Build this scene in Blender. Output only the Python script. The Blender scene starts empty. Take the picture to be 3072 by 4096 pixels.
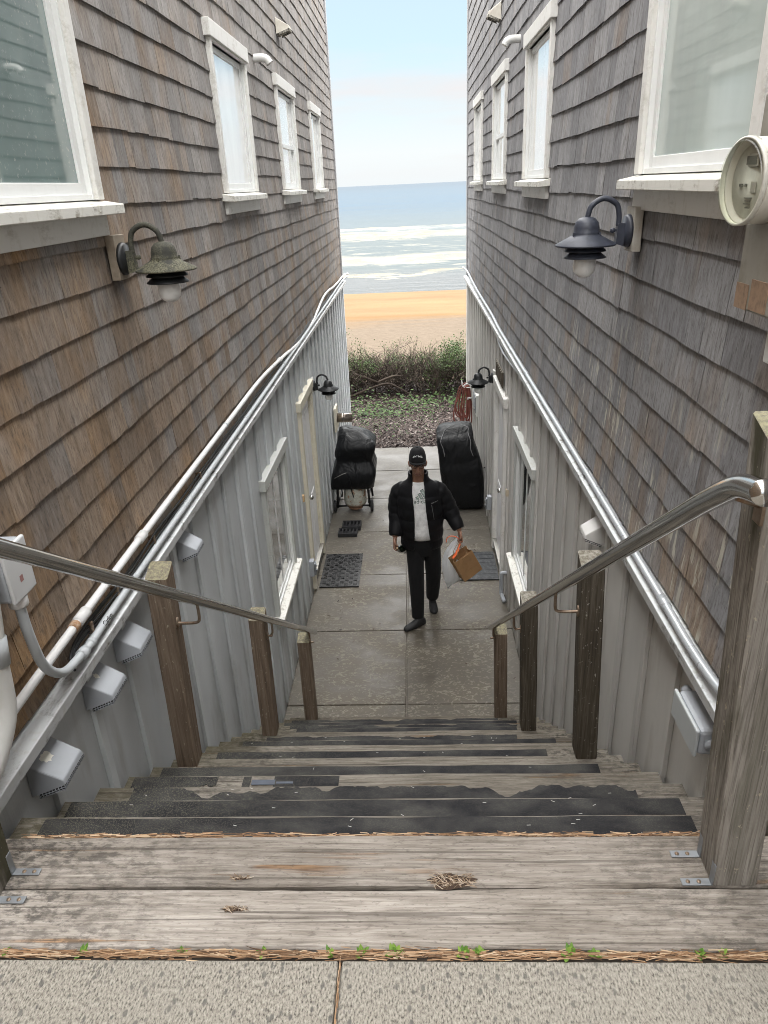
import bpy, bmesh, math, random
from mathutils import Vector, Matrix
from math import sin, cos, pi, radians
random.seed(7)
SC = bpy.context.scene
COL = SC.collection

# ------------------------------------------------------------------ camera
cam = bpy.data.cameras.new('camera')
cam.sensor_fit = 'VERTICAL'; cam.sensor_height = 40.96; cam.lens = 29.0
cam.clip_start = 0.05; cam.clip_end = 60000
camo = bpy.data.objects.new('camera', cam); COL.objects.link(camo)
CZ = 4.05
Rm = ((0.99852153, -0.02545477, -0.04802925), (0.03327611, -0.41242402, 0.91038406), (-0.04298203, -0.91063631, -0.41096723))
camo.matrix_world = Matrix(((Rm[0][0], -Rm[0][1], -Rm[0][2], 0), (Rm[1][0], -Rm[1][1], -Rm[1][2], 0), (Rm[2][0], -Rm[2][1], -Rm[2][2], CZ), (0, 0, 0, 1)))
SC.camera = camo
# ------------------------------------------------------------------ sky, sun, exposure
SUN_EL, SUN_AZ = radians(14.0), radians(60.0)       # low sun behind the camera, to the right
SC.view_settings.view_transform = 'Standard'; SC.view_settings.look = 'None'
SC.view_settings.exposure = 0.4; SC.view_settings.gamma = 1.0
W = bpy.data.worlds.new('World'); SC.world = W; W.use_nodes = True
def sky_world():
    nt = W.node_tree; nd = nt.nodes; L = nt.links; nd.clear()
    out = nd.new('ShaderNodeOutputWorld'); bg = nd.new('ShaderNodeBackground'); L.new(bg.outputs[0], out.inputs[0])
    sky = nd.new('ShaderNodeTexSky'); sky.sky_type = 'NISHITA'; sky.sun_disc = False
    sky.sun_elevation = SUN_EL; sky.sun_rotation = pi - SUN_AZ; sky.altitude = 10; sky.dust_density = 1.5
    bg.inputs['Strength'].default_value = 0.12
    co = nd.new('ShaderNodeTexCoord'); sep = nd.new('ShaderNodeSeparateXYZ'); L.new(co.outputs['Generated'], sep.inputs[0])
    def ramp(fac, pts):
        r = nd.new('ShaderNodeValToRGB'); L.new(fac, r.inputs[0])
        e = r.color_ramp.elements
        while len(e) < len(pts): e.new(0.5)
        for i, (p, c) in enumerate(pts): e[i].position = p; e[i].color = (c[0], c[1], c[2], 1) if not isinstance(c, float) else (c, c, c, 1)
        return r.outputs[0]
    def mix(f, a, b, t='MIX'):
        m = nd.new('ShaderNodeMix'); m.data_type = 'RGBA'; m.blend_type = t
        for s, v in ((m.inputs[0], f), (m.inputs[6], a), (m.inputs[7], b)):
            if hasattr(v, 'is_linked'): L.new(v, s)
            elif isinstance(v, float): s.default_value = v
            else: s.default_value = (*v, 1)
        return m.outputs[2]
    # thin bright haze near the horizon, an added out-of-view bright layer overhead to light the alley, faint pinkish cloud bars between
    def noise(scale, det=5.0, sx=(1, 1, 1), rough=.55):
        mp = nd.new('ShaderNodeMapping'); mp.inputs['Scale'].default_value = sx; L.new(co.outputs['Generated'], mp.inputs[0])
        n = nd.new('ShaderNodeTexNoise'); n.inputs['Scale'].default_value = scale; n.inputs['Detail'].default_value = det; n.inputs['Roughness'].default_value = rough
        L.new(mp.outputs[0], n.inputs['Vector']); return n.outputs[0]
    hz = ramp(sep.outputs['Z'], [(0.0, (5.9, 6.2, 6.3)), (0.035, (6.1, 6.4, 6.5)), (0.09, (5.3, 6.25, 6.7)), (0.15, (4.6, 6.0, 7.0)), (0.24, (4.4, 5.6, 6.7))])
    hm = ramp(sep.outputs['Z'], [(0.0, 0.97), (0.2, 0.92), (0.4, 0.6)])
    c = mix(hm, sky.outputs[0], hz)
    bars = ramp(noise(2.6, 5.0, (1.0, 1.0, 6.0)), [(0.44, 0.0), (0.62, 0.8)])
    el = ramp(sep.outputs['Z'], [(0.0, 0.1), (0.03, 0.6), (0.1, 1.0), (0.17, .2), (0.3, 0.0)])
    bm = mix(1.0, bars, el, 'MULTIPLY')
    c = mix(bm, c, (5.9, 5.55, 5.5))
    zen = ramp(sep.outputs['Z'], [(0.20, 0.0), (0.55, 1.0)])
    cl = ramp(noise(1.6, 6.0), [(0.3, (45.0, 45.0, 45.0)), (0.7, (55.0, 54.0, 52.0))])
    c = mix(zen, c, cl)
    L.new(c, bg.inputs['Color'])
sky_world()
sd = bpy.data.lights.new('sun', 'SUN'); sd.energy = 2.6; sd.angle = radians(0.6); sd.color = (1.0, .80, .56)
so = bpy.data.objects.new('sun', sd); COL.objects.link(so)
sv = Vector((sin(SUN_AZ) * cos(SUN_EL), -cos(SUN_AZ) * cos(SUN_EL), sin(SUN_EL)))   # towards the sun
so.rotation_euler = sv.to_track_quat('Z', 'Y').to_euler()
SC.cycles.max_bounces = 10; SC.cycles.diffuse_bounces = 6; SC.cycles.glossy_bounces = 5; SC.cycles.transmission_bounces = 8
SC.cycles.sample_clamp_indirect = 8.0; SC.cycles.filter_width = 0.95

# ------------------------------------------------------------------ helpers: objects
def tag(o, label=None, cat=None, group=None, kind=None):
    if label: o['label'] = label
    if cat: o['category'] = cat
    if group: o['group'] = group
    if kind: o['kind'] = kind
    return o
def thing(name, loc, label, cat, group=None, rz=0.0):
    o = bpy.data.objects.new(name, None); COL.objects.link(o); o.location = loc; o.rotation_euler = (0, 0, rz)
    o.empty_display_size = .1
    return tag(o, label, cat, group)
class MB:
    """collects faces; build() links them as one mesh object"""
    def __init__(s): s.v = []; s.f = []; s.r = []; s.m = []; s.sm = []; s.cur = 0.5; s.mi = 0; s.smooth = False
    def face(s, idx): s.f.append(idx); s.r.append(s.cur); s.m.append(s.mi); s.sm.append(s.smooth)
    def quad(s, a, b, c, d):
        n = len(s.v); s.v += [a, b, c, d]; s.face((n, n+1, n+2, n+3))
    def poly(s, pts): n = len(s.v); s.v += list(pts); s.face(tuple(range(n, n+len(pts))))
    def box(s, x0, x1, y0, y1, z0, z1):
        n = len(s.v)
        s.v += [(x0,y0,z0),(x1,y0,z0),(x1,y1,z0),(x0,y1,z0),(x0,y0,z1),(x1,y0,z1),(x1,y1,z1),(x0,y1,z1)]
        for q in ((0,3,2,1),(4,5,6,7),(0,1,5,4),(1,2,6,5),(2,3,7,6),(3,0,4,7)): s.face(tuple(n+i for i in q))
        return s
    def prism(s, poly, axis, a, b):
        """extrude a polygon given in the two other axes along axis between a and b"""
        def mk(p, t): return {'x': (t, p[0], p[1]), 'y': (p[0], t, p[1]), 'z': (p[0], p[1], t)}[axis]
        n = len(s.v); k = len(poly)
        s.v += [mk(p, a) for p in poly] + [mk(p, b) for p in poly]
        s.face(tuple(range(n, n+k))[::-1]); s.face(tuple(range(n+k, n+2*k)))
        for i in range(k): j = (i+1) % k; s.face((n+i, n+j, n+k+j, n+k+i))
        return s
    def loft(s, rings, caps=True, closed=True):
        n = len(s.v); k = len(rings[0])
        for r in rings: s.v += [tuple(p) for p in r]
        for i in range(len(rings)-1):
            for j in range(k if closed else k-1):
                q = (j+1) % k
                s.face((n+i*k+j, n+i*k+q, n+(i+1)*k+q, n+(i+1)*k+j))
        if caps and closed:
            s.face(tuple(range(n, n+k))[::-1]); s.face(tuple(range(n+(len(rings)-1)*k, n+len(rings)*k)))
        return s
    def tube(s, path, rad, n=10, caps=True, flat=1.0):
        P = [Vector(p) for p in path]; rads = rad if isinstance(rad, (list, tuple)) else [rad]*len(P)
        up = None; rings = []
        for i, p in enumerate(P):
            t = (P[min(i+1, len(P)-1)] - P[max(i-1, 0)]).normalized()
            if up is None:
                up = Vector((0, 0, 1)) if abs(t.z) < .9 else Vector((1, 0, 0))
            a = t.cross(up).normalized(); up = a.cross(t).normalized()
            rings.append([p + a*(cos(2*pi*j/n)*rads[i]) + up*(sin(2*pi*j/n)*rads[i]*flat) for j in range(n)])
        sm = s.smooth; s.smooth = True; s.loft(rings, caps); s.smooth = sm
        return s
    def lathe(s, prof, c=(0, 0, 0), n=24, caps=True, sx=1, sy=1):
        rings = [[(c[0]+r*cos(2*pi*j/n)*sx, c[1]+r*sin(2*pi*j/n)*sy, c[2]+z) for j in range(n)] for r, z in prof]
        sm = s.smooth; s.smooth = True; s.loft(rings, caps); s.smooth = sm
        return s
    def build(s, name, mat, parent=None, bevel=0, world=False, angle=None):
        me = bpy.data.meshes.new(name); me.from_pydata([tuple(p) for p in s.v], [], s.f)
        for m in (mat if isinstance(mat, (list, tuple)) else [mat]): me.materials.append(m)
        me.polygons.foreach_set('material_index', s.m)
        me.polygons.foreach_set('use_smooth', s.sm)
        a = me.attributes.new('rnd', 'FLOAT', 'FACE'); a.data.foreach_set('value', s.r)
        me.update()
        bm = bmesh.new(); bm.from_mesh(me); bmesh.ops.recalc_face_normals(bm, faces=bm.faces); bm.to_mesh(me); bm.free()
        o = bpy.data.objects.new(name, me); COL.objects.link(o)
        if parent:
            o.parent = parent
            if world:
                w = Vector((0, 0, 0)); q = parent
                while q: w += Vector(q.location); q = q.parent
                o.location = -w
        if bevel:
            b = o.modifiers.new('bevel', 'BEVEL'); b.width = bevel; b.segments = 2; b.limit_method = 'ANGLE'; b.angle_limit = radians(40)
        return o
def curve_pts(P, n=8):
    """Catmull-Rom through the points"""
    P = [Vector(p) for p in P]; out = []
    for i in range(len(P)-1):
        a, b, c, d = P[max(i-1, 0)], P[i], P[i+1], P[min(i+2, len(P)-1)]
        for k in range(n):
            t = k/n
            out.append(.5*((2*b) + (c-a)*t + (2*a-5*b+4*c-d)*t*t + (3*b-a-3*c+d)*t**3))
    out.append(P[-1]); return out
def copy_tree(o, parent=None):
    c = o.copy(); COL.objects.link(c)
    if parent: c.parent = parent
    for ch in list(o.children): copy_tree(ch, c)
    return c
def text_mesh(body, size, name, mat, extrude=.0005):
    cu = bpy.data.curves.new(name, 'FONT'); cu.body = body; cu.size = size; cu.extrude = extrude; cu.align_x = 'CENTER'; cu.align_y = 'CENTER'
    t = bpy.data.objects.new(name, cu); COL.objects.link(t)
    dg = bpy.context.evaluated_depsgraph_get(); dg.update()
    me = bpy.data.meshes.new_from_object(t.evaluated_get(dg))
    bpy.data.objects.remove(t); bpy.data.curves.remove(cu)
    me.materials.clear(); me.materials.append(mat)
    return me

# ------------------------------------------------------------------ helpers: materials
class Mat:
    def __init__(s, name, rough=.7, metal=0.0, spec=.5):
        s.m = bpy.data.materials.new(name); s.m.use_nodes = True; s.nt = s.m.node_tree; s.nd = s.nt.nodes; s.L = s.nt.links
        s.b = s.nd['Principled BSDF']; s.set('Roughness', rough); s.set('Metallic', metal); s.set('Specular IOR Level', spec)
        s._co = None
    def put(s, sock, v):
        if isinstance(v, bpy.types.NodeSocket): s.L.new(v, sock)
        elif isinstance(v, (tuple, list)): sock.default_value = (*v, 1) if len(v) == 3 and sock.type == 'RGBA' else v
        else: sock.default_value = v
    def set(s, n, v): s.put(s.b.inputs[n], v); return s
    def co(s, scale=(1, 1, 1), rot=(0, 0, 0), kind='Object'):
        if s._co is None: s._co = s.nd.new('ShaderNodeTexCoord')
        m = s.nd.new('ShaderNodeMapping'); m.inputs['Scale'].default_value = scale; m.inputs['Rotation'].default_value = rot
        s.L.new(s._co.outputs[kind], m.inputs[0]); return m.outputs[0]
    def pos(s, scale=(1, 1, 1), off=None):
        g = s.nd.new('ShaderNodeNewGeometry'); m = s.nd.new('ShaderNodeMapping'); m.inputs['Scale'].default_value = scale
        s.L.new(g.outputs['Position'], m.inputs[0])
        if off is not None:
            c = s.nd.new('ShaderNodeCombineXYZ')
            for i in range(3): s.L.new(off, c.inputs[i])
            v = s.nd.new('ShaderNodeVectorMath'); v.operation = 'ADD'; s.L.new(m.outputs[0], v.inputs[0]); s.L.new(c.outputs[0], v.inputs[1]); return v.outputs[0]
        return m.outputs[0]
    def xyz(s):
        g = s.nd.new('ShaderNodeNewGeometry'); p = s.nd.new('ShaderNodeSeparateXYZ'); s.L.new(g.outputs['Position'], p.inputs[0]); return p.outputs
    def attr(s, n):
        a = s.nd.new('ShaderNodeAttribute'); a.attribute_name = n; return a.outputs['Fac']
    def noise(s, vec, scale, det=4.0, rough=.55, dist=0.0):
        n = s.nd.new('ShaderNodeTexNoise'); n.inputs['Scale'].default_value = scale; n.inputs['Detail'].default_value = det; n.inputs['Roughness'].default_value = rough; n.inputs['Distortion'].default_value = dist
        s.L.new(vec, n.inputs['Vector']); return n.outputs[0]
    def voro(s, vec, scale, out='Distance', feat='F1'):
        n = s.nd.new('ShaderNodeTexVoronoi'); n.inputs['Scale'].default_value = scale; n.feature = feat; s.L.new(vec, n.inputs['Vector']); return n.outputs[out]
    def wave(s, vec, scale, dist=2.0, det=2.0, direction='X'):
        n = s.nd.new('ShaderNodeTexWave'); n.bands_direction = direction; n.inputs['Scale'].default_value = scale; n.inputs['Distortion'].default_value = dist; n.inputs['Detail'].default_value = det; s.L.new(vec, n.inputs['Vector']); return n.outputs['Fac']
    def ramp(s, fac, pts, interp='LINEAR'):
        r = s.nd.new('ShaderNodeValToRGB'); s.L.new(fac, r.inputs[0]); r.color_ramp.interpolation = interp; e = r.color_ramp.elements
        while len(e) < len(pts): e.new(.5)
        for i, (p, c) in enumerate(pts): e[i].position = p; e[i].color = (c, c, c, 1) if isinstance(c, (int, float)) else (*c, 1)
        return r.outputs[0]
    def mr(s, v, a, b, c=0.0, d=1.0):
        n = s.nd.new('ShaderNodeMapRange'); s.L.new(v, n.inputs[0])
        for i, x in enumerate((a, b, c, d)): n.inputs[i+1].default_value = x
        return n.outputs[0]
    def math(s, op, a, b=0.0):
        n = s.nd.new('ShaderNodeMath'); n.operation = op; s.put(n.inputs[0], a); s.put(n.inputs[1], b); return n.outputs[0]
    def mix(s, f, a, b, t='MIX'):
        n = s.nd.new('ShaderNodeMix'); n.data_type = 'RGBA'; n.blend_type = t; s.put(n.inputs[0], f); s.put(n.inputs[6], a); s.put(n.inputs[7], b); return n.outputs[2]
    def bump(s, h, strength=.3, dist=.01):
        n = s.nd.new('ShaderNodeBump'); n.inputs['Strength'].default_value = strength; n.inputs['Distance'].default_value = dist; s.L.new(h, n.inputs['Height'])
        s.L.new(n.outputs[0], s.b.inputs['Normal']); return s
def paint(name, c, rough=.55, dirt=.12, scale=6.0, dirtc=None, metal=0.0, bump=.05, spec=.4):
    """plain painted / coated surface with some uneven weathering"""
    M = Mat(name, rough, metal, spec); v = M.pos()
    n = M.noise(v, scale, 5.0, .6); n2 = M.noise(M.pos((1, 1, .25)), scale*4, 4.0, .6)
    dc = dirtc or tuple(x*.55 for x in c)
    f = M.math('MULTIPLY', M.ramp(n, [(.42, 0.0), (.72, 1.0)]), M.mr(n2, .3, .7, .3, 1.0))
    col = M.mix(M.math('MULTIPLY', f, dirt*2.2), c, dc)
    M.set('Base Color', col); M.set('Roughness', M.mr(n2, .2, .8, rough-.07, min(1, rough+.1)))
    if bump: M.bump(n2, bump, .004)
    return M.m
def plain(name, c, rough=.6, metal=0.0, spec=.5):
    M = Mat(name, rough, metal, spec); n = M.noise(M.pos(), 30.0, 3.0)
    M.set('Base Color', M.mix(M.mr(n, .3, .7), tuple(x*.85 for x in c), tuple(min(1, x*1.1) for x in c))); return M.m
# ------------------------------------------------------------------ materials of the buildings
def shingle_mat(name, left):
    M = Mat(name, .88, 0, .25); r = M.attr('rnd'); p = M.xyz()
    r2 = M.math('FRACT', M.math('MULTIPLY', r, 37.31))
    r3 = M.math('FRACT', M.math('MULTIPLY', r, 91.7))
    vec = M.pos((3, 1, .055), M.math('MULTIPLY', r, 9.0))
    g1 = M.noise(vec, 48.0, 6.0, .72); g2 = M.noise(M.pos((3, 1, .05), M.math('MULTIPLY', r, 17.0)), 115.0, 4.0, .7)
    bl = M.noise(M.pos((1, 1, .55)), 4.2, 4.0, .6)
    k = (1.0, 1.0, 1.0) if left else (.94, .985, 1.055)
    gray = M.ramp(g1, [(p_, tuple(a_*b_ for a_, b_ in zip(c_, k))) for p_, c_ in ((.20, (.13, .121, .114)), (.40, (.272, .256, .243)), (.57, (.345, .329, .315)), (.80, (.46, .443, .428)))])
    brown = M.ramp(g1, [(.2, (.12, .088, .064)), (.42, (.265, .203, .152)), (.6, (.35, .275, .212)), (.82, (.45, .375, .30))])
    rust = M.ramp(g1, [(.25, (.18, .105, .052)), (.55, (.37, .235, .125)), (.8, (.46, .33, .20))])
    if left:      # greyer towards the sea, browner and rustier towards the street and low down
        near = M.math('ADD', M.mr(p['Y'], 1.3, 5.2, .80, .0), M.mr(p['Z'], 2.6, 4.3, .46, -.12))
    else:
        near = M.math('ADD', M.mr(p['Y'], 1.5, 5.0, .22, -.1), M.mr(p['Z'], 2.6, 3.6, .30, -.1))
    bf = M.math('ADD', near, M.math('MULTIPLY', M.math('SUBTRACT', r, .5), .62))
    bf = M.math('ADD', bf, M.math('MULTIPLY', M.math('SUBTRACT', bl, .5), 1.5))
    col = M.mix(M.mr(bf, .1, .75), gray, brown)
    if left:
        rf = M.math('ADD', M.mr(bl, .50, .66), M.math('MULTIPLY', M.mr(r3, .84, .9), .8))
        rf = M.math('MULTIPLY', rf, M.math('MINIMUM', M.math('ADD', M.mr(p['Y'], 1.6, 3.4, .85, .12), M.mr(p['Z'], 2.62, 2.9, .8, 0.0)), 1.0))
        col = M.mix(M.math('MINIMUM', rf, .92), col, rust)
    # tone of each shingle, fine grain, and dark butt weathering
    col = M.mix(.86, col, M.mix(1.0, col, M.ramp(r2, [(0, (.60, .60, .615)), (.5, (.79, .79, .795)), (1, (.97, .96, .95))]), 'MULTIPLY'))
    col = M.mix(M.mr(g2, .52, .66, 0, .55), col, (.07, .06, .055))
    if not left:  # pale lichen streaks low on the near shingles
        lm = M.noise(M.pos((1, 1, .16)), 34.0, 4.0, .6); la = M.noise(M.pos((1, 1, 1)), 3.0, 2.0)
        lf = M.math('MULTIPLY', M.mr(lm, .57, .62), M.mr(la, .42, .52))
        lf = M.math('MULTIPLY', lf, M.math('MULTIPLY', M.mr(p['Z'], 3.15, 3.6, 1.0, 0.0), M.mr(p['Y'], 3.6, 5.5, 1, 0)))
        col = M.mix(M.math('MULTIPLY', lf, .9), col, (.46, .44, .37))
    # soot streak below the wall lamp
    sy = M.math('ABSOLUTE', M.math('SUBTRACT', p['Y'], 3.0)); sn = M.noise(M.pos((1, 1, .15)), 20.0, 3.0)
    sf = M.math('MULTIPLY', M.mr(sy, .02, .20, 1, 0), M.math('MULTIPLY', M.mr(p['Z'], 3.35, 3.72, 0, 1), M.mr(p['Z'], 3.80, 3.84, 1, 0)))
    col = M.mix(M.math('MULTIPLY', sf, M.mr(sn, .35, .6, .15, .75)), col, (.06, .058, .06))
    M.set('Base Color', col)
    M.bump(M.math('ADD', M.math('MULTIPLY', g1, .7), g2), .40, .006); return M.m
SH_L, SH_R = shingle_mat('weathered_cedar_left', True), shingle_mat('weathered_cedar_right', False)
def siding_mat(name, c):
    M = Mat(name, .62, 0, .35); p = M.xyz()
    g = M.noise(M.pos((1, 1, .03)), 60.0, 4.0, .6); bl = M.noise(M.pos((1, 1, .5)), 3.0, 4.0); r = M.attr('rnd')
    dl = M.noise(M.pos((1, 1, .2)), 9.0, 4.0)
    col = M.mix(M.mr(bl, .3, .75), c, tuple(x*.78 for x in c))
    col = M.mix(M.math('MULTIPLY', M.mr(dl, .55, .75), .35), col, (.19, .16, .12))
    base = M.math('MULTIPLY', M.mr(p['Z'], .02, .5, 1.0, 0.0), M.mr(dl, .35, .65, 0, 1))
    col = M.mix(M.math('MULTIPLY', base, .6), col, (.13, .11, .085))
    col = M.mix(1.0, col, M.ramp(r, [(0, .86), (1, 1.08)]), 'MULTIPLY')
    M.set('Base Color', col); M.bump(g, .25, .006); return M.m
SID_L, SID_R = siding_mat('grey_painted_boards', (.63, .655, .672)), siding_mat('warm_lit_grey_boards', (.64, .625, .595))  # warm light on the right wall is put into its board colour
def trim_mat(name, c, worn=(.30, .27, .22), amount=.5):
    M = Mat(name, .5, 0, .4); g = M.noise(M.pos((1, 1, 1)), 9.0, 6.0, .65); h = M.noise(M.pos((1, .25, 1)), 70.0, 4.0, .7); s2 = M.noise(M.pos((1, 1, .3)), 30.0, 4.0)
    f = M.math('MULTIPLY', M.mr(g, .50, .64), M.mr(h, .42, .60))
    col = M.mix(M.math('MULTIPLY', f, amount), c, worn)
    col = M.mix(M.math('MULTIPLY', M.mr(s2, .55, .75), .25), col, (.36, .32, .2))
    M.set('Base Color', col); M.bump(h, .2, .004); return M.m
TRIM_W = trim_mat('old_white_trim', (.73, .72, .69), (.33, .30, .24), .38)
TRIM_SILL = trim_mat('flaking_white_sill', (.72, .71, .66), (.25, .22, .17), 1.0)
TRIM_CREAM = trim_mat('cream_trim', (.66, .62, .51), (.35, .30, .22), .4)
TRIM_G = trim_mat('grey_white_ledge', (.64, .66, .67), (.16, .15, .14), 1.0)
TRIM_GL = trim_mat('grey_head_board', (.50, .51, .49), (.36, .35, .32), .4)
VINYL = paint('white_vinyl', (.78, .79, .78), .35, .08, 9.0)
CORNER = trim_mat('grey_corner_board', (.36, .36, .37), (.2, .19, .18), .5)
DOORP = paint('white_door_paint', (.74, .74, .75), .35, .05)
def glass_mat(name, c, rough=.03, spec=.9, coat=1.6):
    M = Mat(name, rough, 0, spec); M.set('IOR', 1.52)
    n = M.noise(M.pos((1, 1, .35)), 3.0, 4.0); d = M.noise(M.pos(), 60.0, 3.0, .7)
    M.set('Base Color', M.mix(M.mr(d, .60, .72, 0, .35), M.mix(M.mr(n, .3, .7), tuple(x*.75 for x in c), c), (.5, .52, .5)))
    M.set('Coat Weight', 1.0); M.set('Coat Roughness', .02); M.set('Coat IOR', coat)
    return M.m
GLASS_D = glass_mat('dark_window_glass', (.17, .24, .23), .03, .9, 1.6)
GLASS_R = glass_mat('window_glass_over_pale_curtain', (.50, .58, .55), .10, .4, 1.3)
GLASS_DL = glass_mat('lower_window_glass', (.045, .05, .047), .04, .5, 1.25)
GLASS_W = glass_mat('near_white_window_glass', (.90, .92, .92), .06, .9, 1.9)  # pane base colour near white under a glossy coat
CURTAIN = paint('pale_curtain_cloth', (.55, .60, .57), .8, .1)
TEAL = plain('teal_inner_frame', (.10, .26, .25), .4)
DARKBACK = plain('dark_backing_felt', (.035, .03, .027), .95)
ROOF = plain('roof_felt', (.09, .09, .095), .9)

# ------------------------------------------------------------------ the two houses
XL, XR = -1.18, 0.90
YN, YF, ZT = -5.0, 12.45, 7.15        # street end, sea end, wall top
ZB = 2.645                             # top of the ledge between boards and shingles
def cut(rects, hole):
    out = []; a0, a1, b0, b1 = hole
    for (y0, y1, z0, z1) in rects:
        if y1 <= a0 or y0 >= a1 or z1 <= b0 or z0 >= b1: out.append((y0, y1, z0, z1)); continue
        if y0 < a0: out.append((y0, a0, z0, z1)); y0 = a0
        if y1 > a1: out.append((a1, y1, z0, z1)); y1 = a1
        if z0 < b0: out.append((y0, y1, z0, b0))
        if z1 > b1: out.append((y0, y1, b1, z1))
    return out
def shingles(mb, X, s, holes, y_lo, y_hi, z_lo, z_hi, e, rng):
    """courses of tapered shingles on the plane x = X, facing s*x"""
    z = z_lo; prev = 0
    while z < z_hi:
        y = y_lo - rng.random()*.15; zz1 = z + e + .012
        sag = [rng.uniform(-.0022, .0022) for _ in range(60)]; ph = rng.uniform(0, 9)
        while y < y_hi:
            w = rng.choice((.07, .09, .10, .115, .13, .15, .17, .19, .22)) * rng.uniform(.9, 1.1)
            ya, yb = max(y, y_lo), min(y + w - rng.choice((.0006, .001, .0022, .0036)), y_hi); y += w
            if yb - ya < .02: continue
            j = rng.uniform(-.0017, .0017) + .003*sin(ya*1.7+ph) + .0022*sin(ya*4.3+ph*3) + (rng.uniform(-.006, .005) if rng.random() < .11 else 0); t = rng.uniform(.0112, .0158); tl = rng.uniform(-.0012, .0012)
            mb.cur = rng.random()
            for (a, b, c, d) in _cuts(ya, yb, z + j, min(zz1, z_hi), holes):
                # thickness follows the height within the shingle
                k0, k1 = (c - z)/(zz1 - z), (d - z)/(zz1 - z)
                o0, o1 = t*(1-k0) + .003*k0, t*(1-k1) + .003*k1
                bt = tl if abs(c - (z+j)) < 1e-6 else 0
                A, B = X, X + s*o0
                n = len(mb.v)
                mb.v += [(X, a, c), (X + s*o0, a, c - bt), (X + s*o0, b, c + bt), (X, b, c), (X, a, d), (X + s*o1, a, d), (X + s*o1, b, d), (X, b, d)]
                for q in ((1, 2, 6, 5), (0, 1, 5, 4), (2, 3, 7, 6), (0, 3, 2, 1)): mb.face(tuple(n+i for i in q))
        z += e
def _cuts(a, b, c, d, holes):
    r = [(a, b, c, d)]
    for h in holes: r = cut(r, h)
    return [q for q in r if q[1]-q[0] > .004 and q[3]-q[2] > .006]

def window(parent, X, s, y0, y1, z0, z1, style, glass, lower=False, trim=None, curtain=None):
    """cased window on plane X facing s; outer casing rectangle y0..y1, z0 (sill) .. z1 (top of head)"""
    trim = trim or TRIM_W
    cw = .055 if not lower else .055; ch = .09 if not lower else .085; pr = .036
    f = lambda a, b: (min(X+s*a, X+s*b), max(X+s*a, X+s*b))
    w = MB(); zh = z1 - ch
    w.prism([(y0, z0), (y0+cw, z0), (y0+cw, zh-.012), (y1-cw, zh-.012), (y1-cw, z0), (y1, z0), (y1, zh), (y0, zh)], 'x', *f(-.01, pr))
    fr = w.build('window', trim, parent, .003, True)
    h = MB(); h.box(*f(-.01, pr+.014), y0-.03, y1+.03, zh, z1); h.build('head_casing', TRIM_GL if lower else trim, fr, .003, True)
    # jambs and sash
    j = MB(); jy0, jy1 = y0+cw, y1-cw
    sw = .038
    d0, d1 = -.035, .016
    for a, b in ((jy0, jy0+.012), (jy1-.012, jy1)): j.box(*f(-.09, .02), a, b, z0, zh)
    j.box(*f(-.09, .02), jy0+.012, jy1-.012, zh-.012, zh); j.box(*f(-.09, .016), jy0+.012, jy1-.012, z0, z0+.02)
    a, b, c, d = jy0+.012, jy1-.012, z0+.02, zh-.012
    j.box(*f(d0, d1-.015), a, a+sw, c, d); j.box(*f(d0, d1-.015), b-sw, b, c, d); j.box(*f(d0, d1-.015), a+sw, b-sw, c, c+sw); j.box(*f(d0, d1-.015), a+sw, b-sw, d-sw, d)
    if style == 'hung':
        m = c + (d-c)*.42; j.box(*f(d0, d1-.008), a+sw, b-sw, m, m+.035)
    if style == 'slider':
        m = (a+b)/2; j.box(*f(d0, d1-.02), m-.02, m+.02, c+sw, d-sw)
    j.build('sash', VINYL, fr, .002, True)
    g = MB(); g.quad((X+s*-.008, a+sw, c+sw), (X+s*-.008, b-sw, c+sw), (X+s*-.008, b-sw, d-sw), (X+s*-.008, a+sw, d-sw))
    if style == 'hung':
        g = MB(); g.quad((X+s*-.014, a+sw, c+sw), (X+s*-.014, b-sw, c+sw), (X+s*-.014, b-sw, m), (X+s*-.014, a+sw, m))
        g.quad((X+s*-.004, a+sw, m+.035), (X+s*-.004, b-sw, m+.035), (X+s*-.004, b-sw, d-sw), (X+s*-.004, a+sw, d-sw))
    g.build('pane', glass, fr, 0, True)
    # sill board sloping outwards, apron under it
    k = MB(); so = .085 if not lower else .075
    pf = [(X+s*-.01, z0), (X+s*so, z0-.018), (X+s*so, z0-.052), (X+s*-.01, z0-.045)]
    k.prism(pf, 'y', y0-.055, y1+.055); k.build('sill', TRIM_SILL, fr, .003, True)
    ap = MB(); ap.box(*f(0.0, .03), y0-.005, y1+.005, z0-.125 if not lower else z0-.12, z0-.046); ap.build('apron', trim if not lower else TRIM_GL, fr, .003, True)
    return fr

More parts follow.
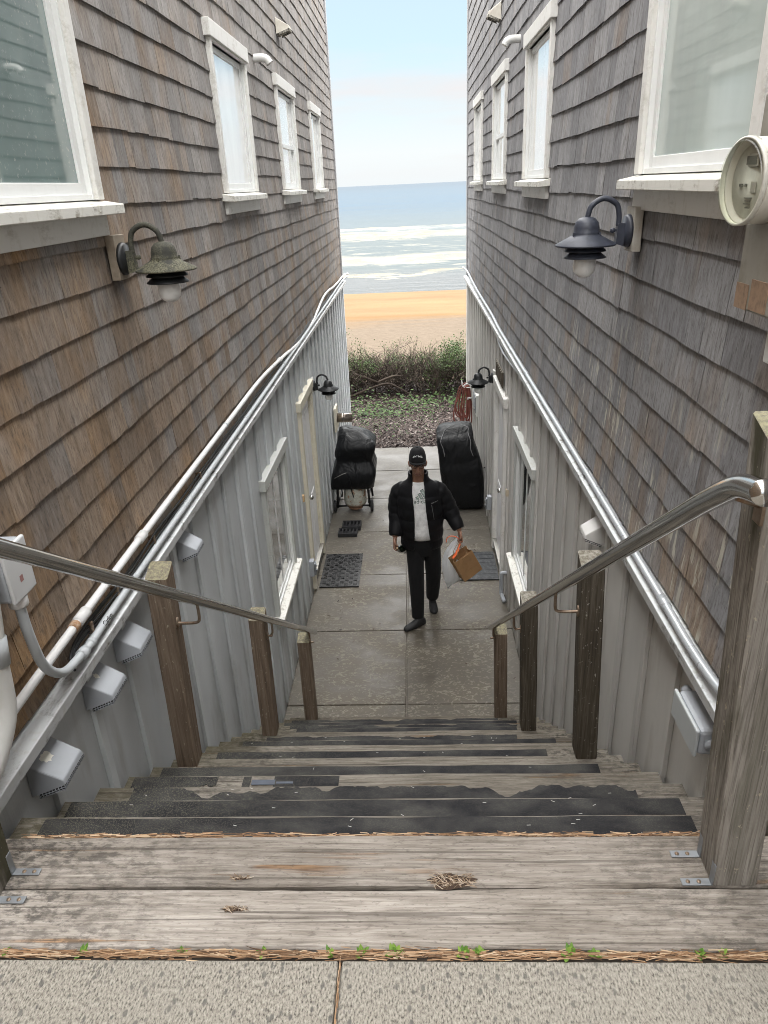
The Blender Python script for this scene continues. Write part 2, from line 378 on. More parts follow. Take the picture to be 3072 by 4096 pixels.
UP = {'L': [(1.88, 2.92, 4.045, 4.97, 'plain', GLASS_D), (4.93, 5.97, 4.045, 4.97, 'plain', GLASS_W), (7.24, 8.30, 4.05, 4.97, 'hung', GLASS_W), (9.58, 10.55, 4.05, 4.97, 'plain', GLASS_W)],
      'R': [(2.06, 3.13, 4.045, 4.99, 'plain', GLASS_R), (5.17, 6.25, 4.045, 5.0, 'plain', GLASS_W), (7.47, 8.58, 4.05, 5.01, 'hung', GLASS_W), (9.88, 10.98, 4.05, 5.01, 'plain', GLASS_W)]}
LOW = {'L': (4.97, 5.95, .90, 2.09), 'R': (5.13, 6.16, .80, 2.06)}
DOOR = {'L': (6.90, 7.84, 2.14), 'R': (6.95, 7.87, 2.10)}
def house(side):
    L = side == 'L'; X = XL if L else XR; s = 1 if L else -1; f = lambda a, b: (min(X+s*a, X+s*b), max(X+s*a, X+s*b))
    rng = random.Random(11 if L else 23)
    root = thing('beach_house', (X - s*3, 4, 0),
        'left shingled house with browner shingles, rusty stains and a black cable bundle along its ledge' if L else 'right shingled house with greyer shingles and an electric meter on its wall', 'house', 'shingled houses flanking the passage')
    sh = SH_L if L else SH_R; sd = SID_L if L else SID_R
    holes = [(a, b, c-.05, d) for a, b, c, d, _, _ in UP[side]]
    holes_in = [(a+.05, b-.05, c, d-.08) for a, b, c, d, _, _ in UP[side]]
    lw = LOW[side]; dr = DOOR[side]
    low_holes = [(lw[0]+.05, lw[1]-.05, lw[2], lw[3]-.08), (dr[0]+.07, dr[1]-.07, 0.0, dr[2]-.08)]
    # core walls with the openings left free
    core = MB()
    for (a, b, c, d) in _cuts_all([(YN, YF, ZB-.02, ZT)], holes_in): core.box(*f(-.16, 0), a, b, c, d)
    core.build('wall', DARKBACK, root, 0, True)
    up = MB(); shingles(up, X+s*.001, s, holes, YN, YF-.085, ZB+.012 if L else ZB+.02, ZT, .1365 if L else .144, rng)
    up.build('shingle_cladding', sh, root, 0, True)
    # lower board and batten cladding
    lo = MB(); y = YN
    for (a, b, c, d) in _cuts_all([(YN, YF, -.02, ZB-.02)], low_holes): lo.cur = .5; lo.box(*f(-.16, .0), a, b, c, d)
    lo.build('board_wall', sd, root, 0, True)
    ba = MB(); y = .35 + (.02 if L else .11)
    lock = [(lw[0]-.03, lw[1]+.03, lw[2]-.12, lw[3]), (dr[0]-.03, dr[1]+.03, -.1, dr[2])]
    while y < YF - .1:
        ba.cur = rng.random()
        for (a, b, c, d) in _cuts(y, y+.042, .03 + rng.uniform(0, .02), ZB-.055, lock): ba.box(*f(0.0005, .019), a, b, c, d)
        if rng.random() < .3: ba.cur = rng.random()
        y += .328
    ba.build('battens', sd, root, .002, True)
    # ledge (water table)
    lg = MB(); pf = [(X+s*-.02, ZB-.052), (X+s*.066, ZB-.052), (X+s*.07, ZB-.008), (X+s*-.02, ZB+.006)]
    n = 14
    lg.prism(pf, 'y', YN, YF+.02); lg.build('ledge', TRIM_G, root, .003, True)
    # corner boards at the sea end
    cb = MB(); cb.box(*f(0.0, .03), YF-.085, YF+.02, ZB+.01, ZT); cb.box(*f(-.10, 0), YF, YF+.02, ZB+.01, ZT); cb.build('corner_board', CORNER, root, .003, True)
    cb = MB(); cb.box(*f(0.0, .022), YF-.07, YF+.02, 0, ZB-.055); cb.box(*f(-.10, 0), YF, YF+.02, 0, ZB-.055); cb.build('corner_board', sd, root, .003, True)
    for w in UP[side]: window(root, X, s, *w)
    window(root, X, s, *lw, 'slider', GLASS_DL, True, TRIM_GL if not L else TRIM_GL)
    # door in its cream casing
    a, b, zt = dr
    d = MB(); trim = TRIM_CREAM if L else TRIM_W
    d.box(*f(-.05, -.012), a+.09, b-.09, .17, zt-.11); 
    do = d.build('door', DOORP, root, .003, True)
    pm = MB()
    for z0, z1 in ((.32, .95), (1.08, 1.88)):
        for y0, y1 in ((a+.17, (a+b)/2-.04), ((a+b)/2+.04, b-.17)):
            pm.box(*f(-.013, -.006), y0, y1, z0, z1)
    pm.build('panel_moulding', DOORP, do, .004, True)
    hd = MB(); hy = a+.15 if L else a+.15
    hd.tube([(X+s*-.012, hy, 1.06), (X+s*.03, hy, 1.06)], .012, 10); hd.lathe([(.0, -.028), (.02, -.02), (.028, 0), (.02, .02), (.0, .028)], (X+s*.045, hy, 1.06), 14)
    hd.build('door_knob', STEEL, do, 0, True)
    c = MB(); cw = .085
    for y0, y1 in ((a, a+cw), (b-cw, b)): c.box(*f(-.005, .034), y0, y1, .02, zt-.1)
    for y0, y1 in ((a+cw, a+cw+.015), (b-cw-.015, b-cw)): c.box(*f(-.12, .006), y0, y1, .15, zt-.1)
    c.build('door_casing', trim, do, .003, True)
    c = MB(); c.prism([(X+s*-.01, zt-.1), (X+s*.045, zt-.1), (X+s*.05, zt-.006), (X+s*-.01, zt)], 'y', a-.03, b+.03); c.build('head_casing', trim, do, .003, True)
    t = MB(); t.box(*f(-.12, .012), a+cw+.001, b-cw-.001, .03, .145); t.prism([(X+s*-.04, .146), (X+s*.02, .146), (X+s*.03, .152), (X+s*.03, .16), (X+s*-.04, .168)], 'y', a+cw+.001, b-cw-.001)
    t.build('threshold', THRESH, do, .002, True)
    # the rest of the house volume
    v = MB(); xo = X - s*6.5
    x0, x1 = sorted((xo, X-s*.161))
    v.box(x0, x1, YF-.15, YF-.005, 0, ZT); v.box(x0, x1, YN+.005, YN+.15, 0, ZT); v.box(*sorted((xo, xo+s*.15)), YN+.151, YF-.151, 0, ZT)
    v.cur = .4; v.build('outer_walls', sh, root, 0, True)
    rf = MB(); xe = X + s*.12; xr = X - s*3.25; x2 = xo - s*.12
    z0 = ZT+.003; zr = ZT + .9
    rf.prism([(xe, z0), (xe, z0+.10), (xr, zr+.10), (x2, z0+.10), (x2, z0), (xr, zr)], 'y', YN-.15, YF+.15); rf.build('roof', ROOF, root, 0, True)
    gb = MB(); 
    for y0 in (YF-.15, YN+.005):
        gb = MB(); gb.prism([(x0+.01, ZT), (x1-.01, ZT), (xr, zr-.01)], 'y', y0, y0+.14); gb.build('gable', sh, root, 0, True)
    cl = MB(); cl.box(x0+.16, x1-.01, YN+.16, YF-.16, 2.5, 2.6); cl.build('inner_floor', DARKBACK, root, 0, True)
    return root
def _cuts_all(rects, holes):
    for h in holes: rects = cut(rects, h)
    return rects
STEEL = None
def metal(name, c, rough, scr=0.0):
    M = Mat(name, rough, 1.0); n = M.noise(M.pos(), 25.0, 4.0); M.set('Base Color', M.mix(M.mr(n, .3, .7), tuple(x*.8 for x in c), c)); M.set('Roughness', M.mr(n, .3, .7, rough*.8, rough*1.35)); return M.m
STEEL = metal('stainless_steel', (.62, .61, .59), .24)
GALV = metal('galvanised_steel', (.38, .40, .42), .55)
THRESH = metal('aluminium_threshold', (.42, .41, .38), .5)
HOUSE_L = house('L'); HOUSE_R = house('R')
# ------------------------------------------------------------------ ground
ZP = CZ - 1.45                 # upper pavement level
Y0S, TR, RI, NS = 1.285, .2095, .153, 16
def conc_upper():
    M = Mat('broomed_aggregate_concrete', .85, 0, .25)
    a = M.noise(M.pos((1, .42, 1)), 260.0, 3.0, .65); b = M.voro(M.pos((1, .6, 1)), 62.0); c = M.noise(M.pos(), 3.0, 4.0); d = M.noise(M.pos((1, .7, 1)), 60.0, 3.0)
    col = M.ramp(a, [(.34, (.08, .073, .063)), (.45, (.258, .238, .203)), (.56, (.36, .335, .29)), (.70, (.465, .436, .383))])
    spots = M.math('MULTIPLY', M.mr(b, .20, .34, 1, 0), M.mr(d, .45, .52))
    col = M.mix(M.math('MULTIPLY', spots, .8), col, (.11, .105, .10))
    col = M.mix(M.mr(c, .35, .7, 0, .3), col, (.30, .285, .25))
    M.set('Base Color', col); M.bump(a, .5, .004); return M.m
def conc_lower():
    M = Mat('wet_stained_concrete', .5, 0, .5); p = M.xyz()
    a = M.noise(M.pos((.8, 1.3, 1)), 17.0, 5.0, .7, 1.6); b = M.noise(M.pos((1, 1.6, 1)), 1.7, 5.0, .6); c = M.noise(M.pos((1, 3, 1)), 9.0, 4.0, .6)
    spk = M.mr(a, .53, .585)
    base = M.mix(M.mr(b, .32, .68), (.072, .061, .045), (.138, .120, .093))
    base = M.mix(M.mr(c, .45, .75, 0, .5), base, (.125, .10, .088))
    col = M.mix(M.math('MULTIPLY', spk, M.mr(b, .3, .7, .2, .75)), base, (.30, .28, .225))
    far = M.mr(p['Y'], 7.4, 10.5)
    col = M.mix(M.math('MULTIPLY', far, .55), col, (.17, .167, .16))
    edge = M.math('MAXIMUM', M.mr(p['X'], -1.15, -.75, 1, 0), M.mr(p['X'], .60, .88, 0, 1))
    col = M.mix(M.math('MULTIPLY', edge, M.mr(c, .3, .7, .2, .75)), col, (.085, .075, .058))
    M.set('Base Color', col)
    wet = M.mr(b, .38, .62); M.set('Roughness', M.math('ADD', M.mr(wet, 0, 1, .38, .70), M.mr(a, .4, .7, 0, .2)))
    M.bump(M.math('ADD', a, M.math('MULTIPLY', c, .6)), .35, .004); return M.m
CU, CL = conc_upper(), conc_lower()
SOIL = plain('dark_soil', (.045, .035, .026), .95)
g = MB()
# earth bank under the street level, then one terrain sheet reaching beyond the horizon under the sea
prof = [(-400, ZP-.03), (.995, ZP-.03), (.9951, -.06), (11.6, -.06), (12.6, -.03), (16.2, -.05), (17.2, -.3), (22, -2.6), (30, -4.0), (42, -4.55), (60, -4.86), (75, -5.12), (110, -5.7), (400, -8), (30000, -60)]
xs = [-30000, -300, -60, -20, -8, -2, 0, 2, 8, 20, 60, 300, 30000]
rows = [[(x, y, z) for x in xs] for y, z in prof]
g.loft(rows, False, False)
def sand_mat():
    M = Mat('beach_sand', .75, 0, .08); p = M.xyz()
    n = M.noise(M.pos((.25, 1, 1)), .5, 5.0, .6); f = M.noise(M.pos((.5, 1, 1)), 5.0, 5.0, .7); w = M.noise(M.pos((.12, 1, 1)), .22, 3.0)
    dry = M.mix(M.mr(f, .3, .7), (.086, .067, .049), (.130, .103, .078)); wet = M.mix(M.mr(n, .3, .7), (.118, .066, .025), (.160, .098, .042))  # sunlit orange painted into far wet sand, house shade into near dry sand
    fy = M.math('ADD', p['Y'], M.mr(w, .3, .7, -2.5, 2.5))
    col = M.mix(M.mr(fy, 50.0, 53.5), dry, wet)
    soil = M.mr(p['Y'], 17, 19, 1, 0); col = M.mix(soil, col, (.06, .05, .038))
    M.set('Base Color', col); M.set('Roughness', M.mr(fy, 50, 56, .9, .55)); M.bump(f, .6, .08); return M.m
g.build('terrain', sand_mat()); tag(bpy.data.objects['terrain'], kind='structure')

# upper pavement: slabs with one joint seen running towards the steps
pv = MB()
jx = -.185
pv.box(-6.5, jx-.004, -6, .975, ZP-.1, ZP); pv.box(jx+.004, 6.5, -6, .975, ZP-.1, ZP); pv.box(-6.5, 6.5, -6, .99, ZP-.12, ZP-.02)
o = pv.build('pavement', CU, None, .004); tag(o, kind='structure')
# street behind the camera
st = MB(); st.box(-60, 60, -30, -6.01, ZP-.2, ZP-.11); o = st.build('road', plain('asphalt', (.05, .05, .052), .9)); tag(o, kind='structure')

# lower path: wet concrete slabs
pa = MB(); ys = [4.60, 4.97, 6.10, 7.245, 8.37, 9.46, 10.54, 11.62]; xj = -.147
for i in range(len(ys)-1):
    for x0, x1 in ((XL+.003, xj-.006), (xj+.006, XR-.003)):
        dz = random.uniform(-.004, .003)
        pa.box(x0, x1, ys[i]+.006, ys[i+1]-.006, -.08, dz)
pa.box(XL+.004, XR-.004, 4.5, 11.60, -.1, -.012)
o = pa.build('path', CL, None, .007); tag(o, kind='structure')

# mulch bed, chips as one mass
mu = MB(); mr = random.Random(5)
mu.box(-9, 9, 11.63, 16.1, -.09, -.01)
for k in range(15000):
    y = 11.62 + (mr.random()**1.15)*3.6; x = mr.uniform(-1.9, 1.75)
    if mr.random() < .12: x = mr.uniform(-4, 4)
    l = mr.uniform(.012, .034); w = mr.uniform(.005, .011); a = mr.uniform(0, pi); z = mr.uniform(-.008, .022)
    dx, dy = cos(a)*l, sin(a)*l; ex, ey = -sin(a)*w, cos(a)*w; t = mr.uniform(-.012, .012); t2 = mr.uniform(-.008, .008)
    mu.cur = mr.random()
    mu.quad((x-dx-ex, y-dy-ey, z-t-t2), (x+dx-ex, y+dy-ey, z+t-t2), (x+dx+ex, y+dy+ey, z+t+t2), (x-dx+ex, y-dy+ey, z-t+t2))
def mulch_mat():
    M = Mat('bark_mulch', .8, 0, .35); r = M.attr('rnd')
    M.set('Base Color', M.ramp(r, [(0, (.014, .010, .009)), (.4, (.042, .028, .024)), (.65, (.085, .061, .053)), (.86, (.16, .125, .112)), (1, (.30, .26, .235))])); return M.m
o = mu.build('mulch', mulch_mat()); tag(o, kind='stuff')

# ------------------------------------------------------------------ sea
def sea():
    s = MB(); s.smooth = True; rs = random.Random(3)
    ys = [62, 64, 66, 68, 71, 74, 77, 80, 83, 86, 89] + [90 + 1.0*i for i in range(95)] + [186*1.06**i for i in range(90)]
    ys = [y for y in ys if y < 40000]
    ZS = -5.0
    def crest(x, y):
        z = 0
        # three lines of breakers, swell behind
        for yc, h, wd, ph in ((99, .38, 5.0, .3), (146, .75, 7.5, 1.7), (168, .65, 7.0, 3.1), (205, .6, 9, 4.0), (245, .6, 10, 5.2)):
            c = yc + 3.5*sin(x*.045+ph) + 1.6*sin(x*.13+ph*2)
            d = (y-c)/wd
            if d < 0: z += h*math.exp(-(d*2.6)**2)
            else: z += h*math.exp(-(d*1.1)**2)
        return z
    base = [i*2.0 for i in range(-32, 33)]
    xsn = [-12000, -1500, -300, -120] + base + [120, 300, 1500, 12000]
    rows = []
    for y in ys:
        k = max(1.0, y/150)
        rows.append([(x*(k if abs(x) < 100 else max(1, k)), y + (.0), ZS + crest(x*k, y)*(1 if y < 300 else 0) + (.10*sin(x*.7*k+y*.6)*sin(y*.31+x*.11) if 90 < y < 500 else 0) - .02) for x in xsn])
    s.loft(rows, False, False)
    M = Mat('sea_water', .18, 0, .19); p = M.xyz()
    M.set('IOR', 1.33)
    w1 = M.noise(M.pos((.35, 1, 1)), .55, 5.0, .62); w2 = M.noise(M.pos((.12, .5, 1)), .12, 4.0, .6); fn = M.noise(M.pos((.30, .8, 1)), .55, 6.0, .70); fb = M.noise(M.pos((.16, .30, 1)), .35, 5.0, .65)
    yw = M.math('ADD', p['Y'], M.math('ADD', M.mr(M.noise(M.pos((1, 0, 0)), .035, 2.0), .3, .7, -9, 9), M.mr(fn, .3, .7, -4, 4)))
    deep = M.mix(M.mr(w1, .35, .65), (.001, .022, .050), (.008, .042, .072))
    deep = M.mix(M.mr(w2, .35, .65, 0, .55), deep, (.020, .034, .043))
    mid = (.036, .048, .049)
    col = M.mix(M.mr(p['Y'], 150, 330, 1, 0), deep, mid)
    col = M.mix(M.mr(p['Y'], 300, 2500), col, (.002, .018, .036))
    # foam: bands at each breaker plus lacy foam between
    def band(c, a, b): # rises on the land side slope a, falls slope b
        d = M.math('SUBTRACT', yw, c)
        return M.math('MULTIPLY', M.mr(d, -a, -a*.45), M.mr(d, b*.5, b, 1, 0))
    foam = M.math('MULTIPLY', band(100, 6, 9), M.math('MULTIPLY', M.mr(fb, .30, .46, .1, 1), M.mr(fn, .36, .5, .35, 1)))
    foam = M.math('MAXIMUM', foam, M.math('MULTIPLY', band(146, 6.5, 11), M.math('MULTIPLY', M.mr(fb, .36, .46), M.mr(fn, .36, .48, .4, 1))))
    foam = M.math('MAXIMUM', foam, M.math('MULTIPLY', band(171, 7, 8), M.math('MULTIPLY', M.mr(fb, .32, .45, .0, 1), M.mr(fn, .36, .48, .4, 1))))
    foam = M.math('MAXIMUM', foam, band(83.5, 1.2, 1.3))
    lace = M.math('MULTIPLY', M.math('MULTIPLY', M.mr(fn, .56, .66), M.mr(p['Y'], 84, 90)), M.mr(p['Y'], 130, 160, .6, 0))
    foam = M.math('MAXIMUM', foam, lace)
    shal = M.mr(p['Y'], 80, 92, 1, 0)
    col = M.mix(shal, col, (.060, .061, .06))
    M.set('Base Color', M.mix(foam, col, M.mix(M.mr(fn, .35, .6), (.135, .122, .095), (.235, .212, .16))))
    M.set('Roughness', M.math('MAXIMUM', M.math('MULTIPLY', foam, .9), M.mr(p['Y'], 66, 90, .10, .30)))
    M.bump(M.math('ADD', w1, M.math('MULTIPLY', fn, .5)), .5, .35)
    o = s.build('sea', M.m); tag(o, kind='structure')
sea()

# ------------------------------------------------------------------ stairs
def tread_mat(name, mossy=False):
    M = Mat(name, .85, 0, .25); r = M.attr('rnd'); p = M.xyz()
    off = M.math('MULTIPLY', r, 13.0)
    v = M.pos((.05, 1, 1), off)
    wv = M.noise(M.pos((.5, 1, 1), off), 3.0, 3.0)
    g = M.noise(v, 120.0, 6.0, .72, .5); g2 = M.noise(M.pos((.03, 1, 1), off), 240.0, 3.0, .6); cr = M.noise(M.pos((.045, 1, 1), off), 22.0, 5.0, .6, .5); bl = M.noise(M.pos((.55, 1, 1), off), 4.5, 4.0, .6); mt = M.noise(M.pos((.6, 1, 1), off), 2.3, 5.0, .65); sp = M.noise(M.pos((.5, 1, 1)), 55.0, 5.0, .7)
    col = M.ramp(g, [(.26, (.10, .09, .08)), (.43, (.235, .218, .198)), (.57, (.325, .306, .285)), (.78, (.45, .43, .41))])
    # brown rot cracks along the grain
    ck = M.math('MULTIPLY', M.mr(cr, .60, .65), M.mr(bl, .40, .55))
    col = M.mix(M.math('MULTIPLY', ck, .85), col, M.mix(M.mr(g2, .35, .6), (.10, .055, .03), (.36, .23, .13)))
    col = M.mix(1.0, col, M.ramp(mt, [(.3, (.62, .60, .57)), (.5, (.98, .97, .96)), (.7, (1.2, 1.2, 1.2))]), 'MULTIPLY')
    # black algae towards both ends
    ex = M.math('MAXIMUM', M.mr(p['X'], -.95, -.35, 1, 0), M.mr(p['X'], .28, .72, 0, .9))
    al = M.math('MULTIPLY', M.mr(sp, .45, .58), M.math('MULTIPLY', ex, M.mr(bl, .36, .58)))
    col = M.mix(M.math('MULTIPLY', al, .85), col, (.045, .043, .04))
    mo = M.math('MULTIPLY', M.math('MULTIPLY', M.mr(p['X'], -1.15, -.80, 1, 0), M.mr(p['Z'], 2.55, 2.45)), M.mr(sp, .3, .6, .3, .8))
    col = M.mix(mo, col, (.115, .105, .065))
    # tread colour darkens downwards, lightest on the landing
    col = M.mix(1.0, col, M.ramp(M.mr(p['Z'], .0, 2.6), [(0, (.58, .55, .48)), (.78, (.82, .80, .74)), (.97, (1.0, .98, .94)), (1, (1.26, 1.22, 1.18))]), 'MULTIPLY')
    fs = M.noise(M.pos((.35, 1, 1), off), 150.0, 3.0, .7); col = M.mix(M.mr(fs, .56, .66, 0, .38), col, (.075, .066, .057)); ln = M.noise(M.pos((.012, 1, 1), off), 60.0, 3.0, .5, .3); col = M.mix(M.mr(ln, .61, .65, 0, .5), col, (.05, .04, .032))
    # knots
    kv = M.voro(M.pos((.55, 1, .3), off), 2.6); kn = M.mr(kv, .035, .06, 1, 0); ring = M.wave(M.pos((.6, 1, 1), off), 60.0, 8.0)
    col = M.mix(M.math('MULTIPLY', kn, .7), col, (.085, .06, .045))
    col = M.mix(1.0, col, M.ramp(r, [(0, (.80, .79, .78)), (1, (1.12, 1.12, 1.12))]), 'MULTIPLY')
    M.set('Base Color', col); M.bump(M.math('SUBTRACT', M.math('ADD', g, M.math('MULTIPLY', g2, .5)), M.math('MULTIPLY', ck, 1.5)), .6, .006); return M.m
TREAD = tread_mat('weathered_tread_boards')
def tape_mat():
    M = Mat('black_grip_tape', .92, 0, .25); a = M.noise(M.pos(), 260.0, 3.0, .7); b = M.noise(M.pos((.6, 1, 1)), 9.0, 5.0, .6); p = M.xyz()
    col = M.mix(M.mr(b, .38, .66), (.020, .020, .023), (.062, .061, .059))
    dirt = M.math('MULTIPLY', M.mr(a, .50, .62), M.math('ADD', M.mr(p['X'], -1.1, -.3, .85, .12), M.mr(b, .5, .7, 0, .25)))
    col = M.mix(dirt, col, (.145, .135, .10)); M.set('Base Color', col); M.bump(a, .5, .003); return M.m
TAPE = tape_mat(); STAPLE = plain('pale_staples', (.48, .47, .44), .4); NEEDLE = plain('dry_pine_needles', (.34, .19, .09), .8)
def board(mb, x0, x1, y0, y1, z0, z1, rr, wob=.004, seg=40):
    """plank with slightly worn, uneven edges"""
    rings = []; ph = rr.uniform(0, 9)
    for i in range(seg+1):
        x = x0 + (x1-x0)*i/seg
        f = lambda k, a: a*(sin(x*3.1*k+ph*k)+.6*sin(x*7.7*k+ph)+.35*rr.uniform(-1, 1))
        ya, yb = y0 + f(1.3, wob*.6), y1 + f(1.0, wob*.6); c = .005
        rings.append([(x, ya, z0), (x, yb, z0), (x, yb, z1-c), (x, yb-c, z1+f(2, .0008)), (x, ya+c, z1+f(1.7, .0008)), (x, ya, z1-c)])
    mb.cur = rr.random(); mb.loft(rings)
def stairs():
    rr = random.Random(42)
    root = thing('staircase', (0, 2.9, 0), 'weathered wooden stairs with torn black grip strips leading down to the path', 'stairs')
    for (y0, y1) in ((.998, 1.140), (1.146, Y0S)):
        b = MB(); board(b, XL+.02, XR-.02, y0, y1, ZP-.038, ZP+.004, rr, .004, 60); o = b.build('landing_board', TREAD, root, 0, True)
    cb = MB(); cb.box(XL+.02, XR-.02, 1.0, 1.26, 0, ZP-.05); cb.build('landing_support', TREAD, root, 0, True)
    # tape: x0, x1, depth of tape (fraction covered), torn back edge
    T = {1: (-1.08, .718, 1, 0), 2: (-1.13, .775, 1, 0), 3: (-1.03, .71, .8, 1), 4: None, 5: (-1.11, .71, .95, 0), 7: (-1.02, .585, .8, 0), 9: (-1.02, .72, .8, 0), 10: (-.94, .54, .7, 1), 12: (-.85, .605, .8, 0), 13: (-.94, .64, .75, 1), 14: (-1.03, .67, .8, 0), 15: (-1.02, .56, .6, 1)}
    for k in range(1, NS+1):
        z = ZP - RI*k; ya, yb = Y0S + TR*(k-1), Y0S + TR*k
        x0, x1 = (XL+.025, XR-.025) if k < 15 else (-1.08, XR-.03)
        b = MB(); board(b, x0, x1, yb-.14, yb, z-.038, z, rr, .003, 44)
        board(b, x0+.003, x1-.003, ya-.02, yb-.146, z-.038, z-.002, rr, .003, 20)
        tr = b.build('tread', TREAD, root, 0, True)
        ri = MB(); ri.cur = .3; ri.box(x0+.01, x1-.01, yb-.045, yb-.022, z-RI+.003 if k < NS else .002, z-.039); ri.build('riser', TREAD, root, 0, True)
        t = T.get(k)
        if t:
            tx0, tx1, dep, torn = t
            m = MB(); nn = 200; fr = yb - .008 - rr.uniform(0, .004); bk = yb - .008 - .125*dep
            top = []; ph = rr.uniform(0, 20)
            for i in range(nn+1):
                x = tx0 + (tx1-tx0)*i/nn; q = 0
                if torn:
                    q = max(0, .022*sin(x*6.1+ph)+.022*sin(x*13.3+ph*2)+.016*sin(x*29+ph)+.009*sin(x*61+ph*3)) + .007*rr.random()
                    q = min(q, .075)
                e = .0015*sin(x*17+ph)
                sk = (.012 if i == nn else 0)
                fy = fr + e - (.05*rr.random() if torn and rr.random() < .04 else 0)
                ln = [(x, (fr+e) if k < 3 or not torn else fr+e-(q*.85 if k == 3 else q*.4), z+.0005), (x, (fr+e) if k < 3 or not torn else fr+e-(q*.85 if k == 3 else q*.4), z+.0035), (x+sk*0, bk, z+.0035), (x, bk, z+.0005)]
                top.append(ln)
            m.loft(top); gs = m.build('grip_strip', TAPE, tr, 0, True)
            if k < 11:
                s = MB()
                for i in range(10 if k < 4 else 7):
                    x = rr.uniform(tx0+.03, tx1-.03); y = rr.choice((fr-.012, bk+.035, bk+.06, fr-.03)) + rr.uniform(-.004, .004)
                    a = rr.gauss(0, .35) if rr.random() < .85 else 1.4; l = .0055; w = .0009
                    dx, dy = cos(a)*l, sin(a)*l; ex, ey = -sin(a)*w, cos(a)*w; zz = z+.0048
                    s.quad((x-dx-ex, y-dy-ey, zz), (x+dx-ex, y+dy-ey, zz), (x+dx+ex, y+dy+ey, zz), (x-dx+ex, y-dy+ey, zz))
                s.build('staples', STAPLE, gs, 0, True)
        if k == 4:      # scraps of a shredded strip with a blue film peeling off
            for (sx0, sx1, sd) in ((-1.13, -.86, .10), (-.86, -.80, .05), (-.70, -.67, .09), (-.58, -.33, .085)):
                m = MB(); n2 = 14; rows = []
                for i in range(n2+1):
                    x = sx0 + (sx1-sx0)*i/n2; d = sd*(.75+.35*rr.random())
                    rows.append([(x, yb-.012, z+.0005), (x, yb-.012, z+.003), (x, yb-.012-d, z+.003), (x, yb-.012-d, z+.0005)])
                m.loft(rows); m.build('grip_strip', TAPE, tr, 0, True)
            m = MB(); m.box(-.665, -.575, yb-.055, yb-.03, z+.001, z+.004); m.box(-.57, -.505, yb-.05, yb-.04, z+.001, z+.004); m.build('film_scrap', plain('bluish_film', (.075, .09, .12), .4), tr, 0, True)
    # side stringers
    for x in (XL+.004, XR-.02):
        m = MB(); pts = [(1.15, ZP-.04)]
        m.prism([(1.15, ZP-.06), (Y0S+TR*NS-.06, RI-.06), (Y0S+TR*NS-.06, .0), (4.2, 0), (1.15, ZP-.40)], 'x', x, x+.016); m.build('stringer', TREAD, root, 0, True)
    # dry rot hole full of splinters on the landing, smaller one beside it
    for (cx_, cy_, w, h, n) in ((.055, 1.155, .10, .040, 120), (-.43, 1.085, .055, .010, 34), (-.43, 1.165, .045, .009, 20)):
        m = MB(); 
        m.poly([(cx_+.5*w*cos(a)*(1+.25*sin(5*a)), cy_+.5*h*sin(a)*(1+.2*cos(3*a)), ZP+.0062) for a in [2*pi*i/20 for i in range(20)]])
        rotm = m.build('rot_hole', plain('dark_rotten_wood', (.06, .038, .026), .95), root, 0, True)
        q = MB()
        for i in range(n):
            x, y = cx_ + rr.uniform(-.47, .47)*w, cy_ + rr.uniform(-.42, .42)*h; l = rr.uniform(.004, .012); a = rr.gauss(.0, .9)
            q.cur = rr.random(); zz = ZP + .0075 + rr.uniform(0, .003)
            q.quad((x-l*cos(a), y-l*sin(a), zz), (x+l*cos(a), y+l*sin(a), zz), (x+l*cos(a)+.0008, y+l*sin(a)+.0012, zz+.001), (x-l*cos(a)+.0008, y-l*sin(a)+.0012, zz+.001))
        q.build('splinters', SPLINT, rotm, 0, True)
def splint():
    M = Mat('splinters', .9); r = M.attr('rnd'); M.set('Base Color', M.ramp(r, [(0, (.10, .06, .04)), (.5, (.33, .24, .16)), (1, (.55, .47, .38))])); return M.m
SPLINT = splint()
stairs()
# needles packed into the two seams
def needles():
    rr = random.Random(9); m = MB()
    for i in range(2300):
        if rr.random() < .66: x = rr.uniform(-1.15, .87); y = rr.gauss(.987, .0042); z = ZP + rr.uniform(-.004, .006)
        else: x = rr.uniform(-1.0, .78); y = rr.gauss(Y0S+.006, .003); z = ZP - rr.uniform(-.003, .012)
        if y > .9 and y < 1.05 and abs(y-.987) > .016: continue
        l = rr.uniform(.008, .03); a = rr.gauss(0, .22); dx, dy = cos(a)*l, sin(a)*l*.5; w = rr.uniform(.0004, .0011); m.cur = rr.random()
        t = rr.uniform(-.003, .003)
        m.quad((x-dx, y-dy-w, z-t), (x+dx, y+dy-w, z+t), (x+dx, y+dy+w, z+t+.0006), (x-dx, y-dy+w, z-t+.0006))
    M = Mat('pine_needles', .8); r = M.attr('rnd'); M.set('Base Color', M.ramp(r, [(0, (.08, .045, .025)), (.4, (.27, .15, .075)), (.75, (.45, .29, .17)), (1, (.62, .48, .33))]))
    o = m.build('pine_needles', M.m); tag(o, kind='stuff')
    d = MB(); d.box(XL+.02, XR-.02, .976, .9975, ZP-.05, ZP-.006); o = d.build('seam_soil', SOIL); tag(o, kind='structure')
    j = MB()
    for i in range(60):
        y = rr.uniform(.5, .97); x = jx + rr.gauss(0, .0012); l = rr.uniform(.008, .02); w = .0008; j.cur = rr.random()
        j.quad((x-w, y-l, ZP-.002), (x+w, y-l, ZP-.002), (x+w+.001, y+l, ZP+.001), (x-w+.001, y+l, ZP+.001))
    o = j.build('pine_needles', M.m); tag(o, kind='stuff')
needles()
